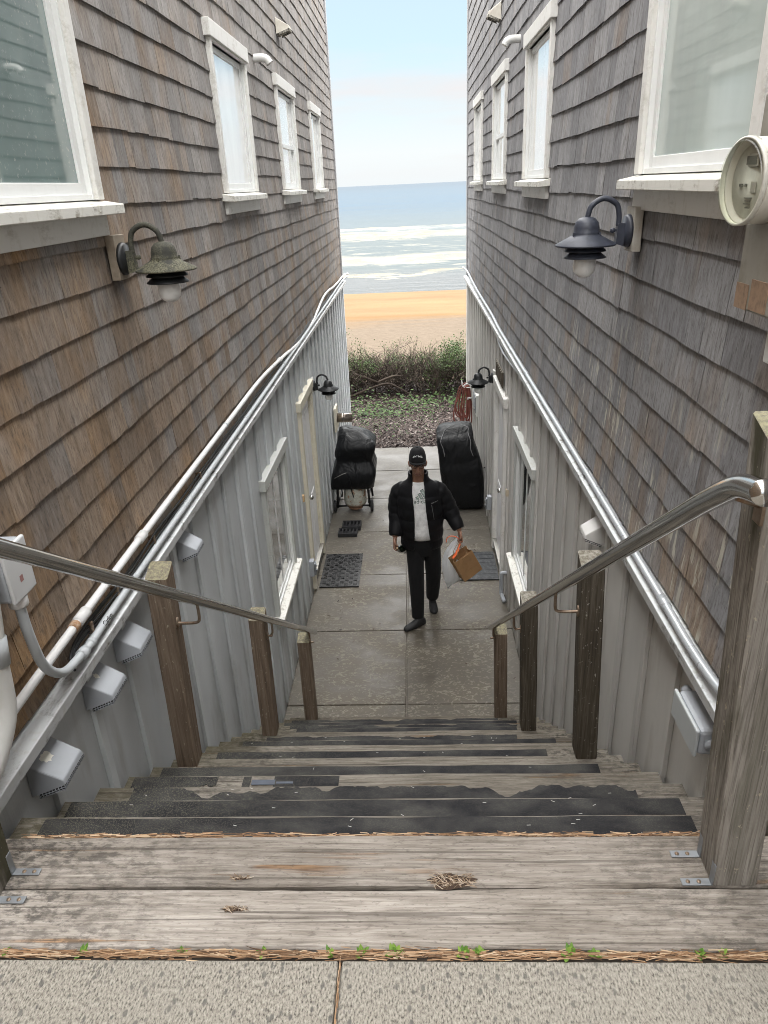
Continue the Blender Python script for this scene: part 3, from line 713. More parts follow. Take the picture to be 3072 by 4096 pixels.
# little weeds in the seam
def leaf_mat(name, a, b, trans=.25):
    M = Mat(name, .55, 0, .3); r = M.attr('rnd'); M.set('Base Color', M.mix(r, a, b)); 
    t = M.nd.new('ShaderNodeBsdfTranslucent'); s = M.nd.new('ShaderNodeMixShader'); s.inputs[0].default_value = trans
    M.L.new(M.b.outputs[0], s.inputs[1]); M.L.new(t.outputs[0], s.inputs[2]); M.L.new(M.mix(r, a, b), t.inputs[0]); M.L.new(s.outputs[0], M.nd['Material Output'].inputs[0]); return M.m
WEED = leaf_mat('weed_leaves', (.10, .22, .035), (.28, .42, .08))
def leafq(mb, p, d, n, l, w):
    """one pointed leaf as two quads with a fold"""
    p = Vector(p); d = d.normalized(); s = d.cross(n).normalized(); n = s.cross(d)
    a, b, c = p, p + d*l*.5 + n*l*.06, p + d*l
    mb.poly([a, p + d*l*.3 + s*w*.5 + n*l*.03, p + d*l*.65 + s*w*.42, c, b]); mb.poly([a, b, c, p + d*l*.65 - s*w*.42, p + d*l*.3 - s*w*.5 + n*l*.03])
ordn = ('first', 'second', 'third', 'fourth', 'fifth', 'sixth', 'seventh', 'eighth', 'ninth', 'tenth', 'eleventh', 'twelfth', 'thirteenth')
def weeds():
    rr = random.Random(4)
    W_ = [(-.905, .5), (-.735, .75), (-.52, .5), (-.35, .45), (-.205, .6), (-.145, .8), (-.07, 1.0), (.07, .75), (.105, .8), (.285, 1.0), (.335, .75), (.545, .8), (.595, .7)]
    for i, (x, s) in enumerate(W_):
        x *= 1.0; m = MB()
        for k in range(int(7+7*s)):
            a = rr.uniform(0, 2*pi); e = rr.uniform(.25, 1.1); d = Vector((cos(a)*cos(e), sin(a)*cos(e), sin(e))); m.cur = rr.random()
            leafq(m, (x+rr.uniform(-.008, .008)*s, .990+rr.uniform(-.003, .003), ZP-.002), d, Vector((0, 0, 1)), rr.uniform(.010, .019)*(.6+.6*s), .009*(.6+.6*s))
        o = m.build('weed', WEED)
        tag(o, 'tiny green weed growing in the needle seam, %s from the left' % ordn[i], 'weed', 'weeds in the seam before the stairs')
weeds()
# ------------------------------------------------------------------ railings
def post_mat(name, dark, moss):
    M = Mat(name, .88, 0, .2); p = M.xyz()
    g = M.noise(M.pos((1, 1, .035)), 95.0, 5.0, .65, .5); b = M.noise(M.pos((1, 1, .25)), 9.0, 4.0, .6); sp = M.noise(M.pos((1, 1, .5)), 75.0, 4.0, .65)
    if dark: col = M.ramp(g, [(.25, (.035, .03, .024)), (.5, (.085, .07, .052)), (.75, (.16, .14, .11))])
    elif moss: col = M.ramp(g, [(.25, (.09, .08, .07)), (.46, (.235, .215, .19)), (.7, (.345, .322, .29)), (.85, (.42, .395, .36))])
    else: col = M.ramp(g, [(.25, (.085, .062, .045)), (.5, (.185, .137, .10)), (.75, (.28, .22, .168))])
    if moss: col = M.mix(M.math('MULTIPLY', M.mr(b, .42, .54), M.mr(p['X'], .60, .69, .95, .12)), col, (.060, .057, .034)); col = M.mix(M.mr(M.noise(M.pos((1, 1, .02)), 240.0, 3.0, .6), .52, .62, 0, .5), col, (.07, .058, .047))
    col = M.mix(M.math('MULTIPLY', M.mr(sp, .64, .68), .8), col, (.42, .40, .34) if dark else (.40, .36, .27))
    top = M.math('SUBTRACT', 0.0, 0.0)
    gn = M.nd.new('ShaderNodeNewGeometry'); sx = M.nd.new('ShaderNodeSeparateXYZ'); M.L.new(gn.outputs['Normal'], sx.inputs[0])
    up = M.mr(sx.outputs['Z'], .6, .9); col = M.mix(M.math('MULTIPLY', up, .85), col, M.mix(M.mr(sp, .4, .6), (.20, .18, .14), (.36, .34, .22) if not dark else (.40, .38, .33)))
    M.set('Base Color', col); M.bump(g, .7, .006); return M.m
P_BROWN, P_DARK, P_GREY = post_mat('brown_post', 0, 0), post_mat('lichen_dark_post', 1, 0), post_mat('mossy_grey_post', 0, 1)
RUST = paint('rusty_bolt_metal', (.30, .235, .175), .4, .5, 40, (.16, .075, .035), .7)
def steel_rail():
    M = Mat('brushed_rail_steel', .26, 1.0); a = M.noise(M.pos((1, .05, .05)), 90.0, 3.0); M.set('Base Color', (.56, .545, .52)); M.set('Roughness', .14); return M.m
RAILS = steel_rail()
def post(root, mat, cx_, cy_, zb, zt, lean, slope=.02, w=.089, n=1.0):
    """square post, chamfered corners, tilted cut top, leaning by `lean` in x over its height"""
    h = w/2; c = .006; sq = [(-h+c, -h), (h-c, -h), (h, -h+c), (h, h-c), (h-c, h), (-h+c, h), (-h, h-c), (-h, -h+c)]
    rings = []
    for i in range(7):
        t = i/6; rings.append([(cx_+lean*t+x, cy_+y, (zb+(zt-zb)*t) + (slope*(y/h) if i == 6 else 0)) for x, y in sq])
    m = MB(); m.loft(rings); return m.build('post', mat, root, 0, True)
def bracket(po, px, py, pz, rail, s):
    """flange on the post's inner face and a bent rod up to the underside of the rail"""
    m = MB(); m.lathe([(.0, 0), (.02, 0), (.02, .006), (0, .006)], (0, 0, 0), 14)
    m2 = MB()
    for v in m.v: m2.v.append((px + s*v[2], py + v[0]*.7, pz + v[1]*1.35))
    m2.f = m.f; m2.r = m.r; m2.m = m.m; m2.sm = m.sm
    m2.tube(curve_pts([(px, py, pz), (px+s*.03, py, pz-.002), (rail[0]-s*.012, py+.002, pz), (rail[0], py+.004, pz+.02), (rail[0], py+.006, rail[2]-.02)], 5), .0065, 8)
    for dz in (-.016, .016): m2.box(px+s*.004-.003, px+s*.004+.003, py-.004, py+.004, pz+dz-.004, pz+dz+.004)
    return m2.build('bracket', RUST, po, 0, True)
def railing(side):
    L = side == 'L'; s = 1 if L else -1
    root = thing('stair_railing', (-1.0 if L else .62, 2.9, 1.0), 'left steel tube railing on brown wooden posts with lichen tops' if L else 'right steel tube railing with a thick mossy grey post at its near end', 'railing', 'railings along the stairs')
    if L:
        path = [(-.99, .95, 3.60), (-.972, 1.12, 3.56), (-.960, 1.27, 3.455), (-.955, 1.38, 3.378)]; end = (-.845, 4.80, .862); a0 = Vector(path[-1])
        posts = [(-1.027, 1.15, ZP+.004, 3.55, P_GREY, .03), (-1.078, 2.53, None, 2.675, P_BROWN, .025), (-.975, 3.60, None, 1.79, P_BROWN, .012), (-.90, 4.59, None, .95, P_BROWN, .004)]
    else:
        path = [(.548, 1.075, 3.580), (.551, 1.17, 3.553), (.553, 1.27, 3.49), (.553, 1.36, 3.425)]; end = (.53, 4.76, .90); a0 = Vector(path[-1])
        posts = [(.678, 1.195, ZP+.004, 3.645, P_GREY, -.045), (.717, 2.56, None, 2.665, P_DARK, -.04), (.648, 3.62, None, 1.85, P_DARK, -.028), (.605, 4.585, None, 1.0, P_BROWN, -.02)]
    m = MB(); pp = curve_pts(path, 6) + [a0.lerp(Vector(end), t) for t in (.2, .4, .6, .8, 1)]
    m.tube(pp, .0222, 20); m.build('handrail', RAILS, root, 0, True)
    e = Vector(end)
    for i, (x, y, zb, zt, mt, ln) in enumerate(posts):
        if zb is None:
            k = max(1, min(NS, math.ceil((y-.05-Y0S)/TR))); zb = ZP - RI*k + .001
        w = .092 if i or L else .098
        po = post(root, mt, x, y, zb, zt, ln, .018, w)
        t = (y - a0.y)/(e.y - a0.y); rp = a0.lerp(e, max(0, t)); 
        if i == 0: rp = Vector(pp[3])
        hz = (rp.z - .10 - zb)/(zt - zb)
        fx = x + ln*hz + s*w/2
        if i == 0:
            b = MB(); b.tube([(rp.x - s*-.0, y-.03, rp.z-.018), (rp.x, y-.03, rp.z-.035), (fx+.001*s, y-.03, rp.z-.05)], .009, 8); b.box(min(fx, fx+s*.006), max(fx, fx+s*.006), y-.045, y-.015, rp.z-.085, rp.z-.03)
            b.build('bracket', RUST, po, 0, True)
            for yy in (y-.042, y+.032):      # galvanised angle brackets at the foot
                g = MB(); wd = .009; g.box(fx - s*hz*ln if 0 else min(x+s*w/2, x+s*(w/2+.003)), max(x+s*w/2, x+s*(w/2+.003)), yy-wd, yy+wd, zb+.001, zb+.062)
                xx = sorted((x+s*(w/2+.0032), x+s*(w/2+.066))); g.box(xx[0], xx[1], yy-wd, yy+wd, zb+.001, zb+.004)
                ao = g.build('angle_bracket', GALV, po, .001, True)
                sc = MB()
                for q in (.028, .052): sc.lathe([(.005, 0), (.0045, .0015), (0, .002)], (x+s*(w/2+q), yy, zb+.0041), 10)
                sc.build('screw', RUST, ao, 0, True)
        else:
            bracket(po, fx, y-.01, rp.z-.10, rp, s)
    return root
RAIL_L, RAIL_R = railing('L'), railing('R')

# ------------------------------------------------------------------ wall lamps
def lamp_paint(name, c, moss=None):
    M = Mat(name, .45, 0, .45); n = M.noise(M.pos(), 30.0, 4.0); f = M.noise(M.pos(), 160.0, 4.0, .7); col = M.mix(M.mr(n, .3, .7), c, tuple(x*1.5 for x in c))
    if moss:
        b = M.noise(M.pos(), 22.0, 3.0); pz = M.xyz()['Z']; col = M.mix(M.math('MULTIPLY', M.math('MULTIPLY', M.mr(b, .36, .50), M.mr(pz, 3.825, 3.845, 1, .35)), M.mr(f, .25, .5, .4, 1)), col, M.mix(M.mr(f, .4, .6), (.05, .048, .03), (.155, .148, .10)))
        M.set('Roughness', .8)
    M.set('Base Color', col); M.bump(f, .25, .002); return M.m
LAMP_K = lamp_paint('black_lamp_enamel', (.012, .013, .014)); LAMP_B = lamp_paint('faded_navy_lamp_enamel', (.032, .036, .05)); LAMP_M = lamp_paint('mossy_lamp_enamel', (.03, .03, .025), True)
def lamp_glass():
    M = Mat('ribbed_lamp_glass', .12, 0, .8); n = M.noise(M.pos((1, 1, .02)), 300.0, 2.0); M.set('Base Color', (.93, .92, .90)); M.set('Transmission Weight', .15); M.set('IOR', 1.45); M.bump(n, .5, .003); return M.m
LGLASS = lamp_glass(); FROST = paint('frosted_lamp_glass', (.75, .75, .73), .25, .05)
def wall_lamp(loc, rz, shade, body, glass, block, label):
    r = thing('wall_lamp', loc, label, 'wall lamp', 'gooseneck lamps on the house walls', rz)
    b = MB(); b.box(.0, .034, -.055, .058, -.075, .088); b.build('mounting_block', block, r, .003)
    m = MB()
    ring = [(.0, .0), (.060, .0), (.0615, .008), (.055, .020), (0, .022)]
    n0 = MB(); n0.lathe(ring, (0, 0, 0), 24)
    m.v = [(.034+v[2], v[0], v[1]) for v in n0.v]; m.f = n0.f; m.r = n0.r; m.m = n0.m; m.sm = n0.sm; m.build('back_plate', body, r)
    a = MB(); a.prism([(.056, -.055), (.086, -.045), (.082, .030), (.056, .030)], 'y', -.018, .018)
    a.tube(curve_pts([(.078, 0, .02), (.078, 0, .058), (.092, 0, .100), (.14, 0, .121), (.184, 0, .098), (.198, 0, .06), (.199, 0, .045)], 6), .0105, 12); a.lathe([(.0, -.01), (.01, -.006), (.01, .006), (0, .01)], (.098, 0, .004), 10); a.box(.084, .098, -.003, .003, .0, .008)
    a.build('arm', body if shade is not LAMP_M else shade, r)
    s = MB(); cx_ = .2
    s.lathe([(.012, .058), (.030, .053), (.044, .038), (.049, .018), (.050, .003), (.053, -.001), (.052, -.004), (.060, -.012), (.116, -.042), (.118, -.046), (.116, -.049), (.05, -.018), (.0, -.01)], (cx_, 0, 0), 36)
    for q in range(3):
        aa = 2*pi*q/3+.4; s.box(cx_+.056*cos(aa)-.004, cx_+.056*cos(aa)+.004, .056*sin(aa)-.004, .056*sin(aa)+.004, -.012, .003)
    s.build('lamp_shade', shade, r)
    v = MB(); v.lathe([(.03, -.045), (.062, -.050), (.080, -.066), (.081, -.069), (.060, -.066), (.052, -.071), (.062, -.075), (.081, -.090), (.082, -.094), (.05, -.094), (.0, -.09)], (cx_, 0, 0), 32); v.build('louvre_rings', body, r)
    g = MB(); g.lathe([(.0435, -.094), (.044, -.125), (.040, -.146), (.028, -.162), (.012, -.169), (.0, -.170)], (cx_, 0, 0), 28, False); g.build('bulb_glass', glass, r)
    i = MB(); i.lathe([(.015, -.095), (.018, -.11), (.020, -.13), (.012, -.148), (0, -.152)], (cx_, 0, 0), 16); i.build('bulb', FROST, r)
    return r
WBLK = paint('weathered_block', (.33, .28, .22), .85, .4, 20, (.14, .10, .07)); GBLK = paint('painted_block', (.46, .44, .40), .7, .3, 20, (.28, .22, .16)); WHBLK = paint('white_block', (.60, .60, .57), .6, .1)
wall_lamp((XL+.016, 2.95, 3.83), 0, LAMP_M, LAMP_K, LGLASS, WBLK, 'mossy green gooseneck wall lamp on the browner shingles at left')
wall_lamp((XR-.016, 3.07, 3.845), pi, LAMP_B, LAMP_B, LGLASS, GBLK, 'clean navy gooseneck wall lamp on the right shingles below the big window')
wall_lamp((XL+.001, 7.95, 2.035), 0, LAMP_K, LAMP_K, FROST, WHBLK, 'black gooseneck lamp beside the left door above the grey board siding')
wall_lamp((XR-.001, 8.03, 2.035), pi, LAMP_K, LAMP_K, FROST, WHBLK, 'black gooseneck lamp beside the right door near the coiled red hose')

# ------------------------------------------------------------------ vents, pipes, cables, boxes on the walls
HOODP = paint('grey_vent_plastic', (.38, .40, .43), .5, .08, 12); HOODC = paint('cream_vent_plastic', (.58, .55, .48), .5, .2, 18, (.32, .26, .2)); HOODL = paint('pale_vent_plastic', (.58, .57, .55), .5, .1)
DARKG = plain('dark_grille', (.03, .03, .032), .7); FLAKE = plain('bare_primer_flake', (.78, .76, .68), .7)
def vent_hood(X, s, y, zt, w, h, d, mat, label, grp, flake=None):
    r = thing('vent_hood', (X, y, zt), label, 'vent', grp, 0 if s > 0 else pi)
    m = MB(); hw = w/2
    # shell: sloping top, two cheeks, open underneath
    top = [(.001, -hw*.92, 0), (.001, hw*.92, 0), (d, hw*.80, -h*.50), (d, -hw*.80, -h*.50)]
    low = [(.001, -hw, -h), (.001, hw, -h), (d*1.02, hw*.84, -h*.62), (d*1.02, -hw*.84, -h*.62)]
    rings = [low, [low[0], low[1], top[2], top[3]]]
    v = [(.001, -hw, -h), (.001, hw, -h), (.001, hw*.9, 0), (.001, -hw*.9, 0), (d, -hw*.82, -h*.52), (d, hw*.82, -h*.52), (d*1.03, hw*.86, -h*.66), (d*1.03, -hw*.86, -h*.66)]
    m.v = v
    for f in ((3, 4, 5, 2), (4, 7, 6, 5), (0, 7, 4, 3), (2, 5, 6, 1), (0, 3, 2, 1)): m.face(f)
    m.build('hood', mat, r, .004)
    g = MB()
    def lp(u, t): # underside plane
        a = Vector(v[0]).lerp(Vector(v[7]), t); b = Vector(v[1]).lerp(Vector(v[6]), t); return a.lerp(b, u)
    g.mi = 0; g.quad(lp(.02, .02)+Vector((0, 0, .004)), lp(.98, .02)+Vector((0, 0, .004)), lp(.98, .98)+Vector((0, 0, .004)), lp(.02, .98)+Vector((0, 0, .004)))
    g.mi = 1
    for i in range(9):
        u = .06 + .88*i/8; g.tube([lp(u, .05), lp(u, .99)], .0016, 5)
    for i in range(5):
        t = .15 + .8*i/4; g.tube([lp(.03, t), lp(.97, t)], .0016, 5)
    E_ = [Vector(v[0]).lerp(Vector(v[7]), .25), Vector(v[7]), Vector(v[6]), Vector(v[1]).lerp(Vector(v[6]), .25)]
    for a_, b_ in zip(E_[:-1], E_[1:]):
        i_ = Vector((-.004, 0, 0)); dn = Vector((0, 0, -.017)); A_, B_ = a_ + i_, b_ + i_
        g.mi = 0; g.quad(A_, B_, B_+dn, A_+dn); g.mi = 1
        for q in range(9): t = q/8; g.tube([A_.lerp(B_, t) + Vector((.002, 0, 0)), A_.lerp(B_, t) + dn + Vector((.002, 0, 0))], .0014, 4)
        g.tube([A_+dn, B_+dn], .0018, 4); g.tube([A_+dn*.5+Vector((.002, 0, 0)), B_+dn*.5+Vector((.002, 0, 0))], .0012, 4)
    g.build('grille', [DARKG, mat], r)
    if flake:
        k = MB(); a, b, sz = flake; pts = []
        rr = random.Random(int(a*100))
        for i in range(16):
            q = 2*pi*i/16; u = a + sz*cos(q)*rr.uniform(.6, 1.1); t = b + sz*1.2*sin(q)*rr.uniform(.6, 1.1)
            A = Vector(v[3]).lerp(Vector(v[4]), t); B = Vector(v[2]).lerp(Vector(v[5]), t); nn = Vector((h*.5, 0, d)).normalized(); pts.append(A.lerp(B, u) + nn*.0012)
        k.poly(pts); k.build('flaked_paint', FLAKE, r)
    return r
VG = 'grey vents below the ledge of the left house'
vent_hood(XL, 1, 1.665, 2.54, .155, .115, .105, HOODP, 'nearest grey vent hood with a large flaked patch, beside the top steps', VG, (.42, .35, .17))
vent_hood(XL, 1, 2.06, 2.535, .15, .115, .10, HOODP, 'grey vent hood with a small flaked patch and rust at its corner', VG, (.45, .3, .10))
vent_hood(XL, 1, 2.345, 2.53, .15, .115, .10, HOODP, 'plain grey vent hood just left of the first brown post', VG)
vent_hood(XL, 1, 3.16, 2.53, .14, .11, .095, HOODP, 'farthest grey vent hood below the ledge, behind the brown post top', VG)
vent_hood(XR, -1, 3.23, 2.53, .14, .12, .10, HOODL, 'pale vent hood under the right ledge behind the dark post', None)
vent_hood(XL+.012, 1, 7.72, 5.45, .17, .13, .12, HOODC, 'cream vent hood high on the left shingles', 'cream vents high on the shingles')
vent_hood(XR-.012, -1, 8.19, 5.56, .17, .15, .12, HOODC, 'cream vent hood high on the right shingles', 'cream vents high on the shingles')
PVC = paint('white_pvc', (.70, .70, .68), .35, .12, 14, (.42, .40, .33)); GPVC = paint('grey_pvc', (.50, .53, .55), .4, .1); EMT = paint('white_painted_conduit', (.74, .74, .74), .35, .1, 20, (.4, .36, .3)); SILV = paint('light_grey_conduit', (.56, .59, .62), .3, .08, 14, None, .35)
CABLE = plain('black_cable', (.012, .012, .013), .45)
def elbow(X, s, y, z, label):
    m = MB(); m.tube(curve_pts([(X, y, z), (X+s*.07, y, z), (X+s*.105, y, z-.012), (X+s*.125, y, z-.04)], 5), .029, 16, False); m.tube(curve_pts([(X, y, z), (X+s*.07, y, z), (X+s*.105, y, z-.012), (X+s*.1245, y, z-.0395)], 5), .0245, 16)
    o = m.build('vent_pipe', PVC); o.data.materials.append(DARKG); tag(o, label, 'vent pipe', 'elbow pipes beside the upper windows')
elbow(XL+.005, 1, 6.42, 4.97, 'short white elbow pipe beside a window on the left shingles')
elbow(XR-.005, -1, 6.76, 5.05, 'short white elbow pipe beside a window on the right shingles')
# white conduit on the left, climbing away from the ledge near the sea end
xw = XL + .045
def pipe(name, pts, r, mat, label, cat, straps=(), strapm=None, coup=(), grp=None, n=12, cr=1.35):
    root = thing(name, pts[0], label, cat, grp)
    m = MB(); P = curve_pts(pts, 6); r *= .88; m.tube(P, r, n); m.build('pipe_run', mat, root, 0, True)
    def at(y):
        for i in range(len(P)-1):
            if (P[i].y - y)*(P[i+1].y - y) <= 0 and P[i+1].y != P[i].y: return P[i].lerp(P[i+1], (y-P[i].y)/(P[i+1].y-P[i].y)), (P[i+1]-P[i]).normalized()
        return P[-1], Vector((0, 1, 0))
    for y in straps:
        p, d = at(y); k = MB(); k.tube([p-d*.008, p+d*.008], r*1.18, n); k.build('strap', strapm or mat, root, 0, True)
    for y, l in coup:
        p, d = at(y); k = MB(); k.tube([p-d*l, p+d*l], r*cr, n+4); k.build('coupling', mat, root, 0, True)
    return root
LP = pipe('conduit', [(xw, 1.30, 2.762), (xw, 1.9, 2.776), (xw, 2.9, 2.785), (xw, 4.3, 2.79), (xw, 5.2, 2.79), (xw, 6.1, 2.745), (xw, 6.9, 2.69), (xw, 7.6, 2.665), (xw, 8.4, 2.70), (xw, 9.4, 2.79), (xw, 10.1, 2.79), (xw, 10.6, 2.76), (xw, 11.4, 2.74), (xw+.01, 12.3, 2.74), (xw+.06, 12.55, 2.735)], .0165, EMT,
    'white conduit pipe with rusty couplings above the left ledge', 'conduit', (2.28, 2.62, 4.1, 5.7, 6.4, 7.1, 8.0, 9.4, 10.6), SILV, ((2.03, .035), (2.62, .03), (6.05, .03)))
k = MB(); P0 = Vector((xw, 1.955, 2.777)); k.tube([P0, P0+Vector((0, .03, 0))], .0178, 12); k.build('rust_ring', paint('rust_band', (.36, .2, .1), .8, .5, 60, (.62, .55, .48)), LP, 0, True)
# grey flexible conduit lying on the ledge, ending in a junction box
xg = XL + .062
GP = pipe('conduit', [(xg+.028, 1.655, 3.06), (xg+.028, 1.66, 2.95), (xg+.02, 1.70, 2.82), (xg+.012, 1.79, 2.728), (xg+.004, 1.91, 2.695), (xg-.004, 2.05, 2.678), (xg-.012, 2.4, 2.676), (xg-.012, 4, 2.676), (xg-.012, 6, 2.676), (xg-.012, 8, 2.676), (xg-.012, 10, 2.678), (xg-.01, 12, 2.69), (xg+.04, 12.5, 2.70)], .0165, GPVC,
    'grey conduit pipe lying along the left ledge and curving up to a grey box', 'conduit', (2.02, 3.2, 4.6, 5.9, 6.9, 7.9, 9.2, 10.6), GPVC, ((1.95, .02), (6.2, .03)))
tx = text_mesh('Carlon', .026, 'printed_word', CABLE); to = bpy.data.objects.new('printed_word', tx); COL.objects.link(to); to.parent = GP
to.rotation_euler = (radians(62), 0, radians(90)); to.location = Vector((xg-.012+.0165*.92, 2.16, 2.676+.0075)) - Vector(GP.location)
jb = thing('junction_box', (XL+.02, 1.66, 3.07), 'grey junction box with a red mark under the left handrail', 'junction box')
m = MB(); m.box(XL+.02, XL+.105, 1.605, 1.715, 3.085, 3.235); m.build('box_body', HOODP, jb, .008, True)
m = MB(); m.box(XL+.1052, XL+.118, 1.602, 1.718, 3.082, 3.238); ld = m.build('lid', paint('pale_grey_lid', (.62, .63, .64), .4, .08), jb, .005, True)
m = MB(); m.box(XL+.1182, XL+.1188, 1.647, 1.662, 3.128, 3.146); m.build('faded_mark', plain('faded_red_mark', (.33, .17, .16), .7), ld, 0, True)
m = MB(); m.lathe([(.024, .0), (.026, .004), (.026, .028), (.024, .03)], (xg+.028, 1.655, 3.052), 18); m.build('fitting', EMT, jb, 0, True)
# bundle of black cables sagging between white conduit and ledge
cbr = thing('cable_bundle', (XL+.03, 2, 2.70), 'bundle of black cables running along the left ledge between two conduits', 'cables')
rr = random.Random(8)
for q in range(4):
    pts = [(XL+.05+.012*q, 1.84, 2.70), (XL+.045, 1.90, 2.685+.006*q)]
    y = 2.0
    while y < 12.4: pts.append((XL+.035+.006*(q % 2)+rr.uniform(-.004, .004), y, 2.688+.0105*q+rr.uniform(-.009, .010))); y += rr.uniform(.18, .4)
    m = MB(); m.tube(curve_pts(pts, 3), .0045 if q else .0055, 6); m.build('cable', CABLE, cbr, 0, True)
for y in (2.08, 2.32, 2.75, 3.5):
    m = MB(); m.box(XL+.02, XL+.048, y-.008, y+.008, 2.68, 2.725); m.build('clip', RUST, cbr, .003, True)
# fat white pipe at the left edge
fp = thing('drain_pipe', (XL+.06, 1.3, 2.62), 'fat cream drain pipe bending down at the left edge of the view', 'pipe')
PP = curve_pts([(-1.116, 1.58, 3.20), (-1.116, 1.552, 3.07), (-1.116, 1.53, 2.98), (-1.114, 1.515, 2.89), (-1.112, 1.495, 2.82), (-1.115, 1.45, 2.765), (-1.12, 1.39, 2.72), (-1.127, 1.33, 2.70)], 6)
m = MB(); m.tube(PP, .033, 20); m.build('pipe_bend', PVC, fp, 0, True)
m = MB(); m.tube([PP[9], PP[14]], .0375, 20); m.build('collar', GPVC, fp, 0, True)
# right hand conduit on the ledge
xr = XR - .055
RP = pipe('conduit', [(xr+.0, 1.60, 2.79), (xr, 1.63, 2.735), (xr, 1.69, 2.702), (xr+.002, 1.80, 2.683), (xr+.004, 2.0, 2.672), (xr+.008, 2.4, 2.672), (xr+.012, 4, 2.672), (xr+.012, 6, 2.672), (xr+.012, 7.4, 2.675), (xr+.012, 8.2, 2.70), (xr+.012, 9.4, 2.705), (xr+.012, 10.6, 2.72), (xr+.01, 12.0, 2.76), (xr-.03, 12.45, 2.77)], .017, SILV,
    'long grey steel conduit along the right ledge', 'conduit', (3.15, 3.5, 4.9, 6.6, 8.1, 9.4, 10.8), SILV, ((2.22, .03), (5.6, .025)), None, 14, 1.18)
pipe('conduit', [(XR-.03, 5.7, 2.60), (XR-.05, 6.0, 2.585), (XR-.05, 6.6, 2.545), (XR-.05, 7.1, 2.53), (XR-.04, 7.5, 2.535), (XR-.03, 7.75, 2.55)], .012, GPVC, 'thin pipe bowing out below the right ledge above the door', 'conduit', (6.5,))
m = MB(); 
jr = thing('junction_box', (XR-.02, 1.83, 2.44), 'grey rounded junction box under the right ledge behind the mossy post', 'junction box')
m.box(XR-.075, XR, 1.735, 1.935, 2.425, 2.52); m.build('box_body', HOODP, jr, .014, True)
m = MB(); m.box(XR-.088, XR-.0755, 1.732, 1.938, 2.422, 2.523); m.build('lid', paint('grey_lid', (.50, .53, .54), .4, .08), jr, .006, True)
m = MB(); m.tube([(XR-.04, 1.96, 2.50), (XR-.04, 1.935, 2.50)], .016, 12); m.tube([(XR-.04, 1.725, 2.47), (XR-.04, 1.737, 2.47)], .02, 12); m.build('fitting', HOODP, jr, 0, True)

# electric meter
em = thing('electric_meter', (XR, 1.80, 3.9), 'electric meter with a round glass face on a grey cabinet at the right edge', 'electric meter')
CAB = paint('weathered_meter_cabinet', (.30, .285, .25), .6, .5, 10, (.17, .155, .11)); CREAMM = paint('cream_meter_can', (.62, .60, .53), .45, .15)
m = MB(); m.box(XR-.115, XR-.001, 1.60, 1.86, 3.74, 4.20); cab = m.build('cabinet', CAB, em, .006, True)
m = MB(); m.box(XR-.1165, XR-.1152, 1.79, 1.857, 3.742, 3.80); m.box(XR-.1175, XR-.1152, 1.69, 1.775, 3.747, 3.815); m.build('rust_patch', paint('rust_patch', (.30, .20, .13), .85, .5, 50, (.16, .11, .08)), cab, 0, True)
def disc(mb, prof, cx_, cy_, cz_, n=40, caps=True):
    q = MB(); q.lathe(prof, (0, 0, 0), n, caps); b = len(mb.v)
    ca, sa = cos(radians(7)), sin(radians(7)); mb.v += [(cx_-v[2]*ca+v[0]*sa, cy_-v[2]*sa-v[0]*ca, cz_+v[1]) for v in q.v]; mb.f += [tuple(i+b for i in f) for f in q.f]; mb.r += q.r; mb.m += q.m; mb.sm += q.sm
MX, MY, MZ = XR-.112, 1.775, 4.022
m = MB(); disc(m, [(0, 0), (.088, 0), (.088, .055), (.084, .056), (.080, .044), (0, .044)], MX, MY, MZ); m.build('meter_can', CREAMM, em, 0, True)
m = MB(); disc(m, [(0, 0), (.074, 0), (.074, .001), (0, .001)], MX-.0445, MY-.0055, MZ); dl = m.build('dial', plain('dial_face', (.58, .58, .53), .5), em, 0, True)
m = MB(); xx = MX-.0532
for (a, b, c, d, mi) in ((1.775, 1.838, 4.052, 4.078, 0), (1.782, 1.831, 4.056, 4.073, 1), (1.83, 1.845, 4.012, 4.018, 1), (1.815, 1.822, 4.012, 4.018, 1), (1.775, 1.80, 4.000, 4.022, 0), (1.79, 1.815, 3.982, 3.984, 1), (1.79, 1.82, 3.976, 3.978, 1), (1.785, 1.82, 3.988, 3.990, 1), (1.79, 1.81, 3.968, 3.970, 1)):
    m.mi = mi; ym = (a+b)/2-1.805; tx_ = -ym*.12; ca = cos(radians(7)); m.box(MX-.0475+tx_-(.001 if mi else .0), MX-.0455+tx_, MY-.006+a-1.805, MY-.006+b-1.805, c, d)
m.build('dial_display', [plain('display_bezel', (.45, .44, .40), .5), plain('display_dark', (.14, .14, .12), .4)], dl, 0, True)
def clear():
    M = Mat('meter_glass', .05, 0, .5); t = M.nd.new('ShaderNodeBsdfTransparent'); t.inputs[0].default_value = (.93, .94, .90, 1); gl = M.nd.new('ShaderNodeBsdfGlossy'); gl.inputs['Roughness'].default_value = .06
    x = M.nd.new('ShaderNodeMixShader'); x.inputs[0].default_value = .05; M.L.new(t.outputs[0], x.inputs[1]); M.L.new(gl.outputs[0], x.inputs[2]); M.L.new(x.outputs[0], M.nd['Material Output'].inputs[0]); return M.m
m = MB(); disc(m, [(.083, .0), (.085, .004), (.085, .016), (.081, .021), (.0005, .0215)], MX-.052, MY, MZ, 40, False); gm = m.build('glass_dome', clear(), em, 0, True)
m = MB(); disc(m, [(.0855, 0), (.0905, .002), (.0905, .014), (.0855, .016), (.0855, 0)], MX-.05, MY, MZ, 40, False); m.build('ring', plain('ring_plastic', (.62, .61, .55), .4), em, 0, True)
m = MB(); m.box(MX-.04, MX-.02, MY-.1, MY-.082, MZ-.01, MZ+.012); m.build('latch', DARKG, em, 0, True)
